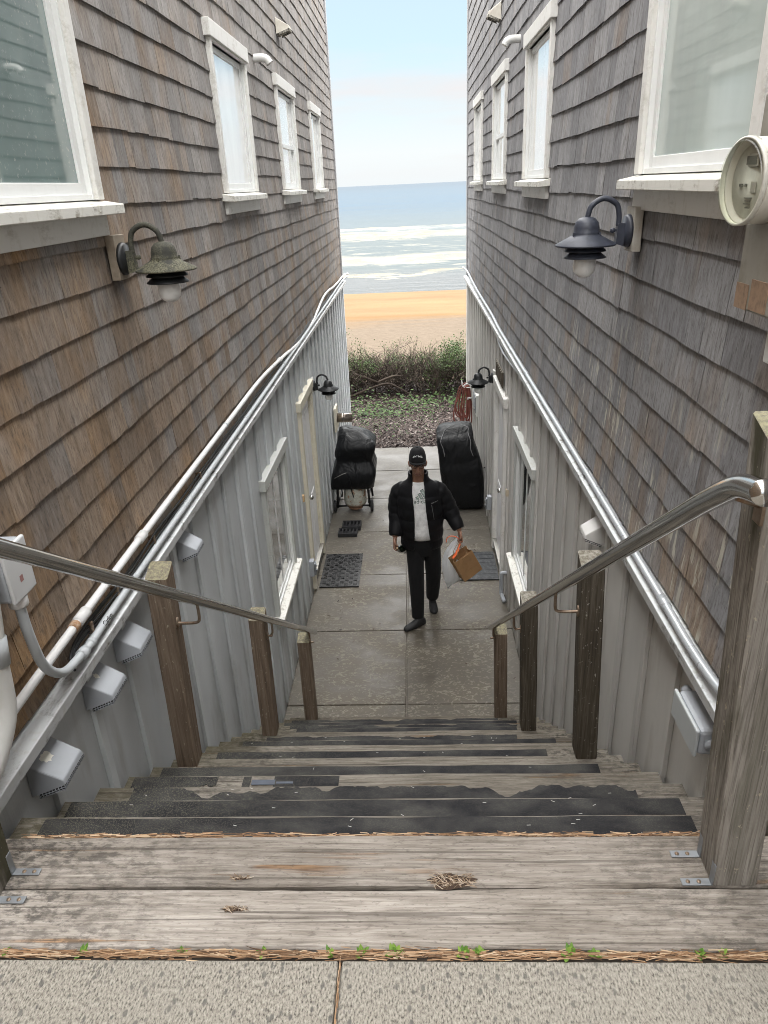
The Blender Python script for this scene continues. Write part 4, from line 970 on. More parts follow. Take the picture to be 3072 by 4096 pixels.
m = MB(); m.box(XR-.08, XR-.002, 1.55, 1.74, 3.63, 3.725); o = m.build('wall_box', paint('white_service_box', (.62, .62, .60), .5, .1), None, .004); tag(o, 'small white service box below the electric meter cabinet', 'service box')
m = MB(); m.box(XR-.16, XR-.145, 1.455, 1.50, 3.45, 3.60); m.tube([(XR-.0, 1.48, 3.52), (XR-.146, 1.48, 3.52)], .012, 8)
for q in range(3): m.lathe([(.004, 0), (0, .002)], (XR-.16, 1.48, 3.5), 8)
o = m.build('strap_bracket', GALV, None, .004); tag(o, 'grey steel strap bracket at the right edge above the mossy post', 'bracket')
m = MB(); m.box(-1.157, -1.147, 6.67, 6.735, 1.165, 1.235) if 0 else m.box(XL+.001, XL+.03, 6.68, 6.72, 1.165, 1.235); o = m.build('wood_plug', paint('bare_wood', (.55, .38, .20), .8, .2), None, .002); tag(o, 'small bare wood block on the left siding beside the door casing', 'wood block', 'small blocks by the doors')
m = MB(); m.box(XR-.03, XR-.001, 6.69, 6.73, 1.165, 1.235); o = m.build('wood_plug', paint('bare_wood_pale', (.55, .47, .36), .8, .2), None, .002); tag(o, 'small pale block on the right siding beside the door casing', 'wood block', 'small blocks by the doors')
def outlet(X, s, y, z, label):
    r = thing('outlet_box', (X, y, z), label, 'outlet', 'outdoor outlets by the doors', 0 if s > 0 else pi)
    m = MB(); m.box(.001, .055, -.04, .04, -.09, .09); m.build('box_body', HOODP, r, .006)
    m = MB(); m.box(.0552, .072, -.036, .036, -.075, .06); m.tube([(.07, .0, .03), (.085, .0, .028)], .012, 10); m.tube([(.07, .0, -.03), (.085, .0, -.03)], .012, 10); m.build('cover', GALV, r, .003)
outlet(XL, 1, 6.76, .37, 'grey outlet box low on the left siding by the door')
outlet(XR, -1, 8.25, .42, 'grey outlet box low on the right siding past the door')
o = MB(); o.tube(curve_pts([(XR-.0, 6.66, .31), (XR-.05, 6.66, .31), (XR-.055, 6.66, .27), (XR-.055, 6.66, .10), (XR-.05, 6.64, .06), (XR-.03, 6.55, .03)], 5), .021, 12); o = o.build('drain_pipe', HOODP); tag(o, 'short grey drain pipe low on the right wall before the door', 'drain pipe')
# ------------------------------------------------------------------ things along the path
def cloth_mat(name, c, rough=.6):
    M = Mat(name, rough, 0, .22); n = M.noise(M.pos(), 9.0, 4.0); f = M.noise(M.pos(), 320.0, 2.0); w = M.noise(M.pos((1.3, 1, .8), None), 5.5, 2.0, .4, 1.6)
    M.set('Base Color', M.mix(M.mr(n, .3, .75), c, tuple(x*1.5 for x in c))); M.set('Roughness', M.mr(n, .3, .7, rough-.1, rough+.12))
    M.bump(M.math('ADD', M.math('MULTIPLY', f, .06), w), .5, .06); return M.m
COVER, COVER2 = cloth_mat('black_grill_cover', (.0055, .006, .007), .40), cloth_mat('charcoal_grill_cover', (.007, .0075, .0085), .48)
BLKM = plain('black_metal', (.014, .014, .015), .45); RUBBER = plain('black_rubber', (.018, .018, .02), .75)
def rrect(x0, x1, y0, y1, z, r, n=6, tilt=(0, 0)):
    pts = []
    for cx_, cy_, a0 in ((x1-r, y0+r, -pi/2), (x1-r, y1-r, 0), (x0+r, y1-r, pi/2), (x0+r, y0+r, pi)):
        for i in range(n+1):
            a = a0 + pi/2*i/n; x, y = cx_+r*cos(a), cy_+r*sin(a); pts.append((x, y, z + tilt[0]*(x-(x0+x1)/2) + tilt[1]*(y-(y0+y1)/2)))
    return pts
def dense(rings, k=5):
    out = []
    for i in range(len(rings)-1):
        a, b = rings[max(i-1, 0)], rings[i]; c, d = rings[i+1], rings[min(i+2, len(rings)-1)]
        for q in range(k):
            t = q/k; out.append([tuple(.5*((2*B[j])+(C[j]-A[j])*t+(2*A[j]-5*B[j]+4*C[j]-D[j])*t*t+(3*B[j]-A[j]-3*C[j]+D[j])*t**3) for j in range(3)) for A, B, C, D in zip(a, b, c, d)])
    out.append(rings[-1]); return out
def drape(rings, cx_, cy_, amp, seed, zt):
    """folds: ripples growing towards the hem plus a few diagonal creases"""
    rr = random.Random(seed); ph = [rr.uniform(0, 6.3) for _ in range(8)]; out = []
    for r in rings:
        o = []
        for x, y, z in r:
            a = math.atan2(y-cy_, x-cx_); h = max(0, min(1, (zt-z)/zt)); d = amp*((.25+h)*(.55*sin(5*a+ph[0]+z*4)+.45*sin(9*a+ph[1]-z*7)+.3*sin(14*a+ph[2]+z*3)) + .55*sin(6*(z*1.7+a*.9)+ph[3]) + .4*abs(sin(4*(z*2.1-a*.7)+ph[4])))
            l = max(.05, math.hypot(x-cx_, y-cy_)); o.append((x+(x-cx_)/l*d, y+(y-cy_)/l*d, z + .3*d*sin(a*4+ph[5])))
        out.append(o)
    return out
def grill_left():
    r = thing('covered_grill', (-.87, 9.2, 0), 'low gas grill under a crumpled black cover with a rusty tank below', 'grill')
    R = [rrect(-1.165, -.600, 8.93, 9.50, .36, .07), rrect(-1.165, -.59, 8.90, 9.52, .43, .07), rrect(-1.14, -.565, 8.90, 9.52, .58, .08), rrect(-1.09, -.585, 8.95, 9.48, .68, .09), rrect(-1.075, -.60, 8.97, 9.47, .74, .10),
         rrect(-1.085, -.575, 8.94, 9.49, .84, .10), rrect(-1.07, -.565, 8.93, 9.49, .93, .11), rrect(-1.04, -.60, 9.0, 9.46, 1.02, .12, 6, (-.12, 0)), rrect(-1.02, -.67, 9.08, 9.40, 1.085, .11, 6, (-.15, .05)), rrect(-.98, -.76, 9.15, 9.32, 1.115, .07, 6, (-.15, 0)), rrect(-.91, -.85, 9.2, 9.26, 1.118, .02)]
    m = MB(); m.smooth = True; m.loft(drape(dense(R, 4), -.85, 9.2, .020, 4, 1.15), True); c = m.build('cover', COVER, r, 0, True)
    b = MB(); b.tube(curve_pts([(-.93, 8.88, .62), (-.90, 8.87, .50), (-.885, 8.885, .36), (-.865, 8.90, .26)], 5), .016, 8, True, .4); b.build('strap', COVER, c, 0, True)
    z = MB(); z.tube([(-1.10, 8.885, .545), (-1.0, 8.872, .60), (-.94, 8.87, .625)], .004, 6); z.build('zipper', plain('zip_grey', (.3, .3, .28), .5), c, 0, True)
    f = MB()
    for x0, x1 in ((-1.10, -1.075), (-.66, -.685)):
        f.tube([(x0, 9.02, .06), (x1, 9.02, .45)], .016, 8); f.tube([(x0+.01, 9.50, .02), (x1, 9.45, .45)], .016, 8)
    f.tube([(-1.14, 9.02, .085), (-.63, 9.02, .085)], .014, 8); f.tube([(-1.09, 9.02, .13), (-1.08, 9.49, .13)], .010, 8); f.tube([(-.68, 9.02, .13), (-.68, 9.49, .13)], .010, 8)
    f.build('cart_frame', BLKM, r, 0, True)
    for x in (-1.135, -.635):
        w = MB(); q = MB(); q.lathe([(.02, -.018), (.075, -.018), (.082, -.012), (.082, .012), (.075, .018), (.02, .018)], (0, 0, 0), 24)
        w.v = [(x+v[2], 9.02+v[0], .083+v[1]) for v in q.v]; w.f, w.r, w.m, w.sm = q.f, q.r, q.m, q.sm; w.build('wheel', RUBBER, r, 0, True)
    M = Mat('rusty_tank_paint', .55, 0, .4); n = M.noise(M.pos(), 14.0, 5.0, .7); n2 = M.noise(M.pos(), 40.0, 5.0, .7); p = M.xyz()
    rust = M.math('MAXIMUM', M.mr(n, .52, .6), M.mr(p['Z'], .09, .13, 1, 0))
    M.set('Base Color', M.mix(M.math('MULTIPLY', rust, .85), M.mix(M.mr(n2, .35, .65), (.52, .52, .46), (.36, .36, .31)), M.mix(M.mr(n2, .4, .6), (.30, .12, .045), (.16, .07, .03)))); M.bump(n2, .3, .004)
    t = MB(); t.lathe([(.10, .03), (.105, .055), (.10, .058), (.125, .075), (.150, .105), (.153, .13), (.153, .32), (.140, .36), (.10, .39), (.05, .40), (.0, .40)], (-.862, 9.10, 0), 32); tk = t.build('gas_tank', M.m, None); 
    tag(tk, 'rusty white propane tank standing under the left covered grill', 'gas tank')
grill_left()
def grill_right():
    r = thing('covered_grill', (.56, 9.25, 0), 'tall grill under a charcoal cover with pale piping by the right wall', 'grill')
    R = [rrect(.40, .86, 8.95, 9.52, .03, .10, 6), rrect(.37, .87, 8.90, 9.55, .14, .10), rrect(.315, .865, 8.88, 9.56, .40, .10), rrect(.29, .845, 8.88, 9.56, .60, .10), rrect(.285, .825, 8.90, 9.55, .70, .10), rrect(.285, .79, 8.90, 9.52, .80, .10),
         rrect(.265, .745, 8.92, 9.50, .93, .10), rrect(.262, .735, 8.95, 9.48, 1.01, .11), rrect(.29, .72, 9.05, 9.45, 1.075, .11, 6, (.06, .1)), rrect(.36, .69, 9.15, 9.38, 1.11, .08, 6, (.06, 0)), rrect(.48, .56, 9.23, 9.3, 1.118, .03)]
    D = drape(dense(R, 4), .55, 9.22, .012, 9, 1.15)
    m = MB(); m.smooth = True; m.loft(D, True); c = m.build('cover', COVER2, r, 0, True)
    PIP = plain('pale_piping', (.16, .16, .165), .6)
    N = len(D[0])
    for idx in (N-3, 2):   # seams run up the front corners and over the top
        pts = []
        for q in range(len(D)-3, 18, -1):
            j = idx if q > 26 else idx + int(round((1 if idx > 10 else -1)*(26-q)*.18))
            P = Vector(D[q][j % N]); C = Vector((.55, 9.22, P.z)); pts.append(P + (P-C).normalized()*.004)
        k = MB(); k.tube(curve_pts(pts[::3], 3), .0055, 6); k.build('piping', PIP, c, 0, True)
    k = MB(); k.tube(curve_pts([(.80, 8.98, .60), (.86, 8.97, .60), (.885, 8.96, .605), (.87, 8.95, .62)], 4), .005, 6); k.build('strap_end', RUBBER, c, 0, True)
grill_right()
# door mats and boot tray
def mat_left():
    x0, x1, y0, y1 = -1.125, -.685, 6.96, 7.74
    m = MB(); m.box(x0, x1, y0, y1, .004, .014); nx, ny = 8, 14; bx = .022
    for i in range(nx):
        for j in range(ny):
            if (i+j) % 2:
                w, h = (x1-x0-2*bx)/nx, (y1-y0-2*bx)/ny; a, b = x0+bx+i*w, y0+bx+j*h
                for q in range(4): m.box(a+.004, a+w-.004, b+h*(q+.15)/4, b+h*(q+.8)/4, .014, .019)
    for a, b, c, d in ((x0, x1, y0, y0+bx-.004), (x0, x1, y1-bx+.004, y1), (x0, x0+bx-.004, y0+bx, y1-bx), (x1-bx+.004, x1, y0+bx, y1-bx)): m.box(a, b, c, d, .0141, .017)
    M = Mat('wet_rubber_mat', .3, 0, .5); n = M.noise(M.pos(), 26.0, 4.0, .7); M.set('Base Color', M.mix(M.mr(n, .55, .7), (.012, .012, .013), (.04, .04, .04))); M.set('Roughness', M.mr(n, .4, .6, .16, .6)); M.bump(n, .5, .004)
    o = m.build('door_mat', M.m); tag(o, 'black rubber mat with a raised checker pattern before the left door', 'door mat')
    m = MB(); x0, x1, y0, y1 = .38, .872, 7.055, 7.715; m.box(x0, x1, y0, y1, .004, .013)
    for q in range(7): m.box(x0+.28, x1-.01, y0+.03+q*.092, y0+.10+q*.092, .0131, .016)
    for a, b, c, d in ((x0, x1, y0, y0+.016), (x0, x1, y1-.016, y1), (x0+.25, x0+.262, y0+.02, y1-.02)): m.box(a, b, c, d, .0132, .0165)
    M = Mat('slate_rubber_mat', .5, 0, .4); n = M.noise(M.pos((2, 1, 1)), 12.0, 5.0, .7); M.set('Base Color', M.mix(M.mr(n, .45, .7), (.030, .033, .038), (.085, .09, .095))); M.bump(n, .6, .006)
    o = m.build('door_mat', M.m); tag(o, 'worn slate coloured mat before the right door behind the bags', 'door mat')
mat_left()
bt = thing('boot_tray', (-.9, 8.4, 0), 'black slotted plastic boot tray in two steps on the path', 'boot tray')
for (x0, x1, y0, y1, z) in ((-1.035, -.79, 8.225, 8.40, .05), (-1.0, -.755, 8.41, 8.60, .06)):
    m = MB(); m.box(x0, x1, y0, y0+.02, .001, z); m.box(x0, x1, y1-.02, y1, .001, z)
    for q in range(6): x = x0 + (x1-x0-.018)*q/5; m.box(x, x+.018, y0+.0201, y1-.0201, .001, z-.006)
    m.box(x0+.002, x1-.002, y0+.0202, y1-.0202, .002, .012); m.build('tray_section', RUBBER, bt, .002, True)
# duct vent on the left wall
dv = thing('duct_vent', (XL, 9.95, 1.05), 'round metal duct vent sticking out of the left wall near the sea end', 'duct vent')
m = MB(); m.box(XL+.019, XL+.05, 9.80, 10.10, .88, 1.22); m.build('mounting_block', TRIM_CREAM, dv, .004, True)
q = MB(); q.lathe([(.06, .0), (.066, .0), (.066, .07), (.069, .074), (.066, .078), (.066, .10), (.069, .104), (.066, .108), (.067, .215), (.06, .215), (.058, .15), (0, .15)], (0, 0, 0), 36)
m = MB(); m.v = [(XL+.05+v[2], 9.95+v[0], 1.05+v[1]) for v in q.v]; m.f, m.r, m.m, m.sm = q.f, q.r, q.m, q.sm; m.build('duct', metal('brown_tinted_steel', (.36, .31, .27), .3), dv, 0, True)
# hose on its holder, outlet plate behind
hh = thing('hose_holder', (XR, 10.9, 1.2), 'pale metal hose holder on the right wall carrying the red hose', 'hose holder')
m = MB(); m.box(XR-.05, XR-.001, 10.84, 10.98, .98, 1.24); m.build('back_board', WHBLK, hh, .004, True)
m = MB()
for y in (10.86, 10.96): m.tube(curve_pts([(XR-.05, y, 1.19), (XR-.15, y, 1.19), (XR-.19, y, 1.22), (XR-.195, y, 1.28)], 4), .008, 8)
m.tube(curve_pts([(XR-.05, 10.91, 1.20), (XR-.11, 10.91, 1.235), (XR-.17, 10.91, 1.20)], 5), .012, 8); m.tube([(XR-.05, 10.88, 1.02), (XR-.10, 10.88, 1.02), (XR-.105, 10.88, .99)], .014, 8); m.build('hook', paint('chipped_white_metal', (.68, .68, .66), .4, .2), hh, 0, True)
hs = thing('garden_hose', (XR-.12, 10.9, 1.2), 'coiled red brown hose hanging in long loops by the right wall', 'garden hose')
rr = random.Random(31); m = MB()
for i in range(9):
    w = .022 + .012*i; b = .60 + .03*((i*5) % 7) + rr.uniform(-.02, .02); y = 10.86 + .012*i; cx_ = XR - .125 + rr.uniform(-.02, .02); sk = -.012*i*(i % 2)
    pts = [(cx_+.01, y, 1.205+.004*i), (cx_-w*.7, y, 1.17), (cx_-w*1.1+sk*.5, y, .98), (cx_-w*1.25+sk, y, b+.15), (cx_-w*.8+sk, y, b), (cx_+.01, y+.01, b-.03), (cx_+w*.6, y+.01, b+.05), (cx_+min(w, .07)*.8, y+.01, .95), (cx_+min(w, .05)*.6, y+.01, 1.15), (cx_+.01, y+.008, 1.207+.004*i)]
    m.tube(curve_pts(pts, 5), .0105, 8)
def hosem():
    M = Mat('red_brown_hose', .45, 0, .4); n = M.noise(M.pos(), 20.0, 4.0); M.set('Base Color', M.mix(M.mr(n, .3, .7), (.16, .045, .035), (.25, .085, .065))); return M.m
m.build('hose_coil', hosem(), hs, 0, True)
eb = thing('utility_panel', (XR, 10.4, 1.1), 'small grey utility panel on the right siding beside the hose', 'utility panel')
m = MB(); m.box(XR-.045, XR-.001, 10.10, 10.66, .95, 1.26); m.build('panel_frame', WHBLK, eb, .004, True)
m = MB(); m.box(XR-.053, XR-.0455, 10.15, 10.60, .99, 1.22)
for q in range(4): m.box(XR-.058, XR-.0532, 10.2, 10.55, 1.02+q*.05, 1.04+q*.05)
m.build('cover_plate', plain('dark_grey_plate', (.16, .17, .18), .5), eb, 0, True)
pq = thing('wall_plaque', (XR, 7.5, 2.2), 'dark weathered wall plaque with slats above the right door', 'wall plaque')
m = MB(); m.box(XR-.03, XR-.02, 7.20, 7.82, 2.13, 2.29); m.build('plaque_board', P_DARK, pq, .002, True)
m = MB()
for q in range(7): m.box(XR-.036, XR-.0302, 7.23+q*.083, 7.28+q*.083, 2.14, 2.28)
m.build('slats', P_DARK, pq, .001, True)

# ------------------------------------------------------------------ hedge and ground cover
BR = None
def hedge():
    rr = random.Random(77); r = thing('hedge', (0, 15.4, 0), 'straggly hedge of bare grey twigs and green patches between path and beach', 'hedge')
    m = MB(); lf = MB()
    def branch(p, d, l, rad, depth):
        pts = [Vector(p)]; n = 5 if depth < 2 else 3
        for i in range(n):
            d = (d + Vector((rr.gauss(0, .22), rr.gauss(0, .2), rr.gauss(.05, .16)))).normalized(); pts.append(pts[-1] + d*l/n)
        m.cur = min(1, max(0, rr.gauss(.5, .25))); m.tube(pts, [rad*(1-.55*i/n) for i in range(n+1)], 5 if depth == 0 else 3, False)
        if depth < 3:
            for k in range((4, 4, 3)[depth]):
                i = rr.randint(1, n); dd = (d + Vector((rr.gauss(0, .6), rr.gauss(0, .55), rr.gauss(.30, .35)))).normalized(); branch(pts[i], dd, l*rr.uniform(.45, .75), rad*.55, depth+1)
        else:
            q = pts[-1]
            x = q.x; g = (.45 if x > .55 else .2 if x > -.2 else .14 if x > -.9 else .30) * (.9 if q.z > .55 else .7)
            if x > .62 and q.z > .6: g = 1.6
            if rr.random() < g:
                for k in range(rr.randint(5, 10)):
                    lf.cur = rr.random(); leafq(lf, q + Vector((rr.gauss(0, .05), rr.gauss(0, .05), rr.gauss(0, .05))), Vector((rr.gauss(0, 1), rr.gauss(0, 1), rr.gauss(.3, .8))), Vector((rr.gauss(0, .4), rr.gauss(0, .4), 1)), rr.uniform(.026, .046), .021)
    for i in range(64):
        x = rr.uniform(-2.6, 2.4); y = 15.2 + rr.uniform(-.45, .8); lean = Vector((rr.gauss(0, .30), rr.gauss(0, .25), 1)).normalized()
        branch((x, y, -.05), lean, rr.uniform(.50, .66), rr.uniform(.009, .02), 0)
    # fine upright twigs filling the top
    for i in range(2600):
        x = rr.uniform(-2.5, 2.3); y = 15.3 + rr.gauss(0, .30); z = rr.uniform(.1, .62); d = Vector((rr.gauss(0, .55), rr.gauss(0, .45), 1)).normalized(); l = rr.uniform(.14, .36)
        m.cur = min(1, max(0, rr.gauss(.6, .25))); mid = Vector((x, y, z)) + d*l*.5 + Vector((rr.gauss(0, .04), 0, 0)); m.tube([(x, y, z), mid, mid + (d + Vector((rr.gauss(0, .6), 0, rr.gauss(0, .2))))*l*.5], [.0048, .0038, .0018], 3, False)
    # dense tangle low down
    for i in range(3800):
        x = rr.uniform(-2.5, 2.3); y = 15.35 + rr.gauss(0, .32); z = rr.uniform(0, .55); d = Vector((rr.gauss(0, .7), rr.gauss(0, .5), rr.gauss(.4, .6))).normalized(); l = rr.uniform(.15, .35); m.cur = rr.random()*.55
        mid = Vector((x, y, z)) + d*l*.5; m.tube([(x, y, z), mid, mid + (d + Vector((rr.gauss(0, .4), 0, rr.gauss(0, .3))))*l*.5], [.006, .0045, .002], 3, False)
    # old crooked limbs near the ground, left
    for P in ([(-1.35, 14.75, .05), (-.95, 14.7, .22), (-.6, 14.75, .30), (-.35, 14.7, .22), (-.05, 14.65, .04)], [(-.75, 14.6, .38), (-.55, 14.55, .47), (-.40, 14.6, .50), (-.3, 14.7, .46)], [(-1.3, 14.9, .5), (-.8, 14.8, .33), (-.5, 14.9, .15), (-.3, 15, .0)], [(.35, 14.8, .0), (.45, 14.75, .35), (.38, 14.8, .62), (.3, 14.9, .8)]):
        m.cur = .5; m.tube(curve_pts(P, 5), [.026*(1-.5*i/(len(P)*5)) for i in range((len(P)-1)*5+1)], 7)
    # leafy clumps
    for (cx_, cz, sx, sz, n) in ((-1.2, .66, .30, .16, 320), (-.9, .60, .26, .12, 200), (.85, .86, .20, .16, 480), (.95, .58, .25, .25, 300), (.50, .32, .28, .22, 420), (.35, .12, .2, .12, 90), (.25, .68, .35, .09, 190), (-.35, .68, .3, .10, 130), (.62, .55, .3, .25, 110), (1.6, .6, .5, .3, 150), (-1.9, .6, .5, .3, 150)):
        for k in range(n):
            p = Vector((rr.gauss(cx_, sx*.55), 15.15 + rr.gauss(0, .25), max(.02, rr.gauss(cz, sz*.6)))); lf.cur = rr.random()
            leafq(lf, p, Vector((rr.gauss(0, 1), rr.gauss(0, 1), rr.gauss(.2, .8))), Vector((rr.gauss(0, .4), rr.gauss(-.2, .4), 1)), rr.uniform(.026, .048), .024)
    M = Mat('hedge_twigs', .85, 0, .2); a = M.attr('rnd'); M.set('Base Color', M.ramp(a, [(0, (.016, .012, .010)), (.4, (.048, .037, .030)), (.7, (.105, .083, .068)), (1, (.23, .19, .16))]))
    m.build('branches', M.m, r, 0, True); lf.build('foliage', leaf_mat('hedge_leaves', (.026, .052, .014), (.085, .135, .036), .3), r, 0, True)
hedge()
def cover_plants():
    rr = random.Random(15); m = MB()
    for i in range(2100):
        x = rr.uniform(-2.2, 2.0); y = 13.95 + rr.gauss(0, .33) + .25*sin(x*2.3)
        if rr.random() < .20: y = rr.uniform(12.0, 13.6); x = rr.choice((-.95, -.7, -.25, .2, -.5, -1.0)) + rr.gauss(0, .13)
        if y > 14.7 or y < 11.8: continue
        h = rr.uniform(.0, .09) + (.12*max(0, rr.gauss(0, 1)) if y > 13.7 else 0); m.cur = rr.random()
        s = rr.uniform(.028, .062) if y > 13.3 else rr.uniform(.018, .036)
        a = rr.uniform(0, 2*pi); leafq(m, (x, y, h+.01), Vector((cos(a), sin(a), rr.uniform(-.1, .5))), Vector((rr.gauss(0, .35), rr.gauss(-.2, .35), 1)), s, s*.85)
    o = m.build('ground_cover', leaf_mat('ivy_leaves', (.026, .062, .016), (.085, .15, .036), .3)); tag(o, kind='stuff')
cover_plants()
# fallen bits on the path
def litter():
    rr = random.Random(2); m = MB()
    for i in range(70):
        if rr.random() < .6: x = rr.choice((-1, 1))*rr.uniform(.5, .95) - .12; y = rr.uniform(4.8, 11.2)
        else: x = rr.uniform(-.9, .8); y = rr.uniform(4.8, 11)
        l = rr.uniform(.006, .022); a = rr.uniform(0, pi); m.cur = rr.random()
        leafq(m, (x, y, .006), Vector((cos(a), sin(a), .1)), Vector((0, 0, 1)), l*1.6, l*.7)
    M = Mat('dead_leaf_bits', .8); a = M.attr('rnd'); M.set('Base Color', M.ramp(a, [(0, (.02, .015, .012)), (1, (.08, .05, .03))])); o = m.build('leaf_litter', M.m); tag(o, kind='stuff')
litter()
# ------------------------------------------------------------------ the man coming up the path
def skin_mat():
    M = Mat('brown_skin', .42, 0, .45); n = M.noise(M.pos(), 60.0, 3.0); b = M.noise(M.pos(), 14.0, 3.0)
    M.set('Base Color', M.mix(M.mr(b, .3, .7), (.26, .135, .088), (.33, .18, .122))); M.set('Subsurface Weight', .06); M.set('Subsurface Radius', (.4, .15, .08)); M.set('Subsurface Scale', .01); M.bump(n, .12, .002); return M.m
SKIN = skin_mat()
def fabric(name, c, rough=.8, sheen=.0, bump=.3):
    M = Mat(name, rough, 0, .2); n = M.noise(M.pos(), 22.0, 4.0); f = M.noise(M.pos((1, 1, 1)), 400.0, 2.0); w = M.noise(M.pos((1, 1, .6)), 11.0, 3.0, .5, 1.0)
    M.set('Base Color', M.mix(M.mr(n, .3, .7), tuple(x*.85 for x in c), tuple(x*1.2 for x in c))); M.set('Sheen Weight', sheen); M.bump(M.math('ADD', M.math('MULTIPLY', f, .1), w), bump, .02); return M.m
JACKET = fabric('black_quilted_nylon', (.0065, .0065, .0078), .55, .0, .35); TROUS = fabric('black_trouser_cloth', (.008, .008, .0085), .85, .05, .3); SHIRT = fabric('white_cotton', (.84, .835, .83), .85, .1, .35); CAPM = fabric('black_cap_twill', (.010, .010, .011), .8, .05, .1); SHOEM = plain('black_shoe', (.012, .012, .013), .6)
def ell(cx_, cy_, z, rx, ry, n=24, tilt=0.0, p=2.0):
    o = []
    for i in range(n):
        a = 2*pi*i/n; c, s = cos(a), sin(a); o.append((cx_+rx*math.copysign(abs(c)**(2/p), c), cy_+ry*math.copysign(abs(s)**(2/p), s), z + tilt*s*ry))
    return o
def remesh(o, v, it=4):
    r = o.modifiers.new('remesh', 'REMESH'); r.mode = 'VOXEL'; r.voxel_size = v; r.use_smooth_shade = True
    s = o.modifiers.new('smooth', 'SMOOTH'); s.factor = .5; s.iterations = it; return o
MANX, MANY = .01, 6.36
def up(m, d=.03): m.v = [(p[0], p[1], p[2]+d) for p in m.v]
def person():
    P = thing('person', (.02, 6.33, 0), 'man in a black puffer jacket and cap walking towards the stairs', 'person')
    # ---- body: head, neck, trunk, arms, legs and hands as one surface
    b = MB(); hy = 6.335
    # head rings along a slightly forward tilted axis (face towards -y)
    def hd(t, rx, rf, rb, fwd=0.0):  # t: height above chin along head axis; rf front reach, rb back reach
        n = 24; o = []; cz = 1.548 + t*.97; cy = hy - .028 + t*-.10 + .02
        for i in range(n):
            a = 2*pi*i/n; c, s = cos(a), sin(a); o.append((.0+rx*c, cy + (rb if s > 0 else rf)*s - fwd*max(0, -s)**6, cz - .10*s*.05))
        return o
    b.loft([hd(-.012, .020, .035, .02), hd(.0, .038, .066, .04, .004), hd(.02, .050, .076, .055, .006), (hd(.045, .057, .080, .075, .006)), hd(.075, .063, .080, .088, .002), hd(.10, .067, .078, .094), hd(.13, .069, .080, .096, .002), hd(.16, .070, .082, .098), hd(.19, .067, .080, .096), hd(.215, .056, .066, .080), hd(.232, .035, .04, .05), hd(.238, .012, .014, .02)])
    # nose, brow, lips, ears
    b.loft([ell(0, hy-.122, 1.605, .013, .010, 10), ell(0, hy-.128, 1.611, .017, .018, 10), ell(0, hy-.120, 1.622, .012, .018, 10), ell(0, hy-.110, 1.640, .008, .012, 10), ell(0, hy-.103, 1.658, .007, .008, 10)])
    b.tube(curve_pts([(-.048, hy-.083, 1.672), (-.022, hy-.108, 1.681), (0, hy-.109, 1.678), (.022, hy-.108, 1.681), (.048, hy-.083, 1.672)], 4), .008, 8)
    b.tube(curve_pts([(-.024, hy-.094, 1.582), (0, hy-.107, 1.586), (.024, hy-.094, 1.582)], 4), .0055, 8); b.tube(curve_pts([(-.021, hy-.093, 1.573), (0, hy-.106, 1.572), (.021, hy-.093, 1.573)], 4), .0065, 8)
    for s in (-1, 1): b.tube([(s*.070, hy+.0, 1.615), (s*.077, hy+.004, 1.63), (s*.080, hy+.010, 1.655), (s*.077, hy+.008, 1.672)], [.007, .010, .013, .009], 8)
    b.v = [(x, y, z+.03) for x, y, z in b.v]
    b.tube([(0, hy+.0, 1.63), (0.003, hy+.02, 1.56), (.005, hy+.035, 1.46)], [.056, .058, .075], 20)
    # trunk and limbs under the clothes
    b.loft([ell(.02, 6.385, .86, .10, .065), ell(.02, 6.38, .98, .13, .085), ell(.015, 6.375, 1.15, .15, .10), ell(.01, 6.37, 1.32, .17, .11), ell(.005, 6.37, 1.44, .15, .09), ell(.004, 6.37, 1.50, .06, .06)])
    b.tube(curve_pts([(-.050, 6.385, .90), (-.046, 6.345, .70), (-.040, 6.275, .48), (-.036, 6.235, .28), (-.036, 6.215, .075)], 4), [.055-.025*i/16 for i in range(17)], 14); b.tube(curve_pts([(.112, 6.385, .90), (.122, 6.39, .70), (.130, 6.42, .48), (.125, 6.475, .28), (.118, 6.525, .125)], 4), [.055-.025*i/16 for i in range(17)], 14)
    RA = [(-.16, 6.38, 1.42), (-.212, 6.40, 1.19), (-.236, 6.27, .955)]; LA = [(.17, 6.38, 1.42), (.305, 6.40, 1.19), (.385, 6.30, .995)]
    b.tube(RA, [.05, .04, .028], 14); b.tube(LA, [.05, .04, .028], 14)
    # right hand round the bottle neck, left hand closed on the bag handles
    def hand(w, k, palm_n, fingers, thumb):
        w, k = Vector(w), Vector(k); d = (k-w).normalized(); side = d.cross(Vector(palm_n)).normalized(); nrm = side.cross(d)
        rings = []
        for t, hw, ht in ((0, .026, .020), (.3, .034, .017), (.7, .041, .015), (1, .040, .013)):
            c = w + (k-w)*t; rings.append([c + side*hw*cos(2*pi*i/14) + nrm*ht*sin(2*pi*i/14) for i in range(14)])
        b.loft(rings)
        for f, (off, ln, curl) in enumerate(fingers):
            p = k + side*off - d*.006; pts = [p - d*.012]; dd = d.copy(); c = 0
            for q, seg in enumerate((.46, .30, .24)):
                pts.append(pts[-1] + dd*ln*seg*(1.25 if q == 0 else 1)); ang = curl[q]; dd = dd*cos(ang) + nrm*-1*sin(ang)*1 if False else (Matrix.Rotation(ang, 3, side) @ dd)
            pts.append(pts[-1] + dd*ln*.12)
            b.tube(pts, [.0095, .0092, .0085, .0078, .0055], 10)
        b.tube([w + d*.02 + side*thumb[0]*.020, w + d*.045 + side*thumb[0]*.044 + nrm*.008, w + d*.066 + side*thumb[0]*.044 + nrm*.022, w + d*.082 + side*thumb[0]*.030 + nrm*.036], [.014, .012, .0105, .008], 10)
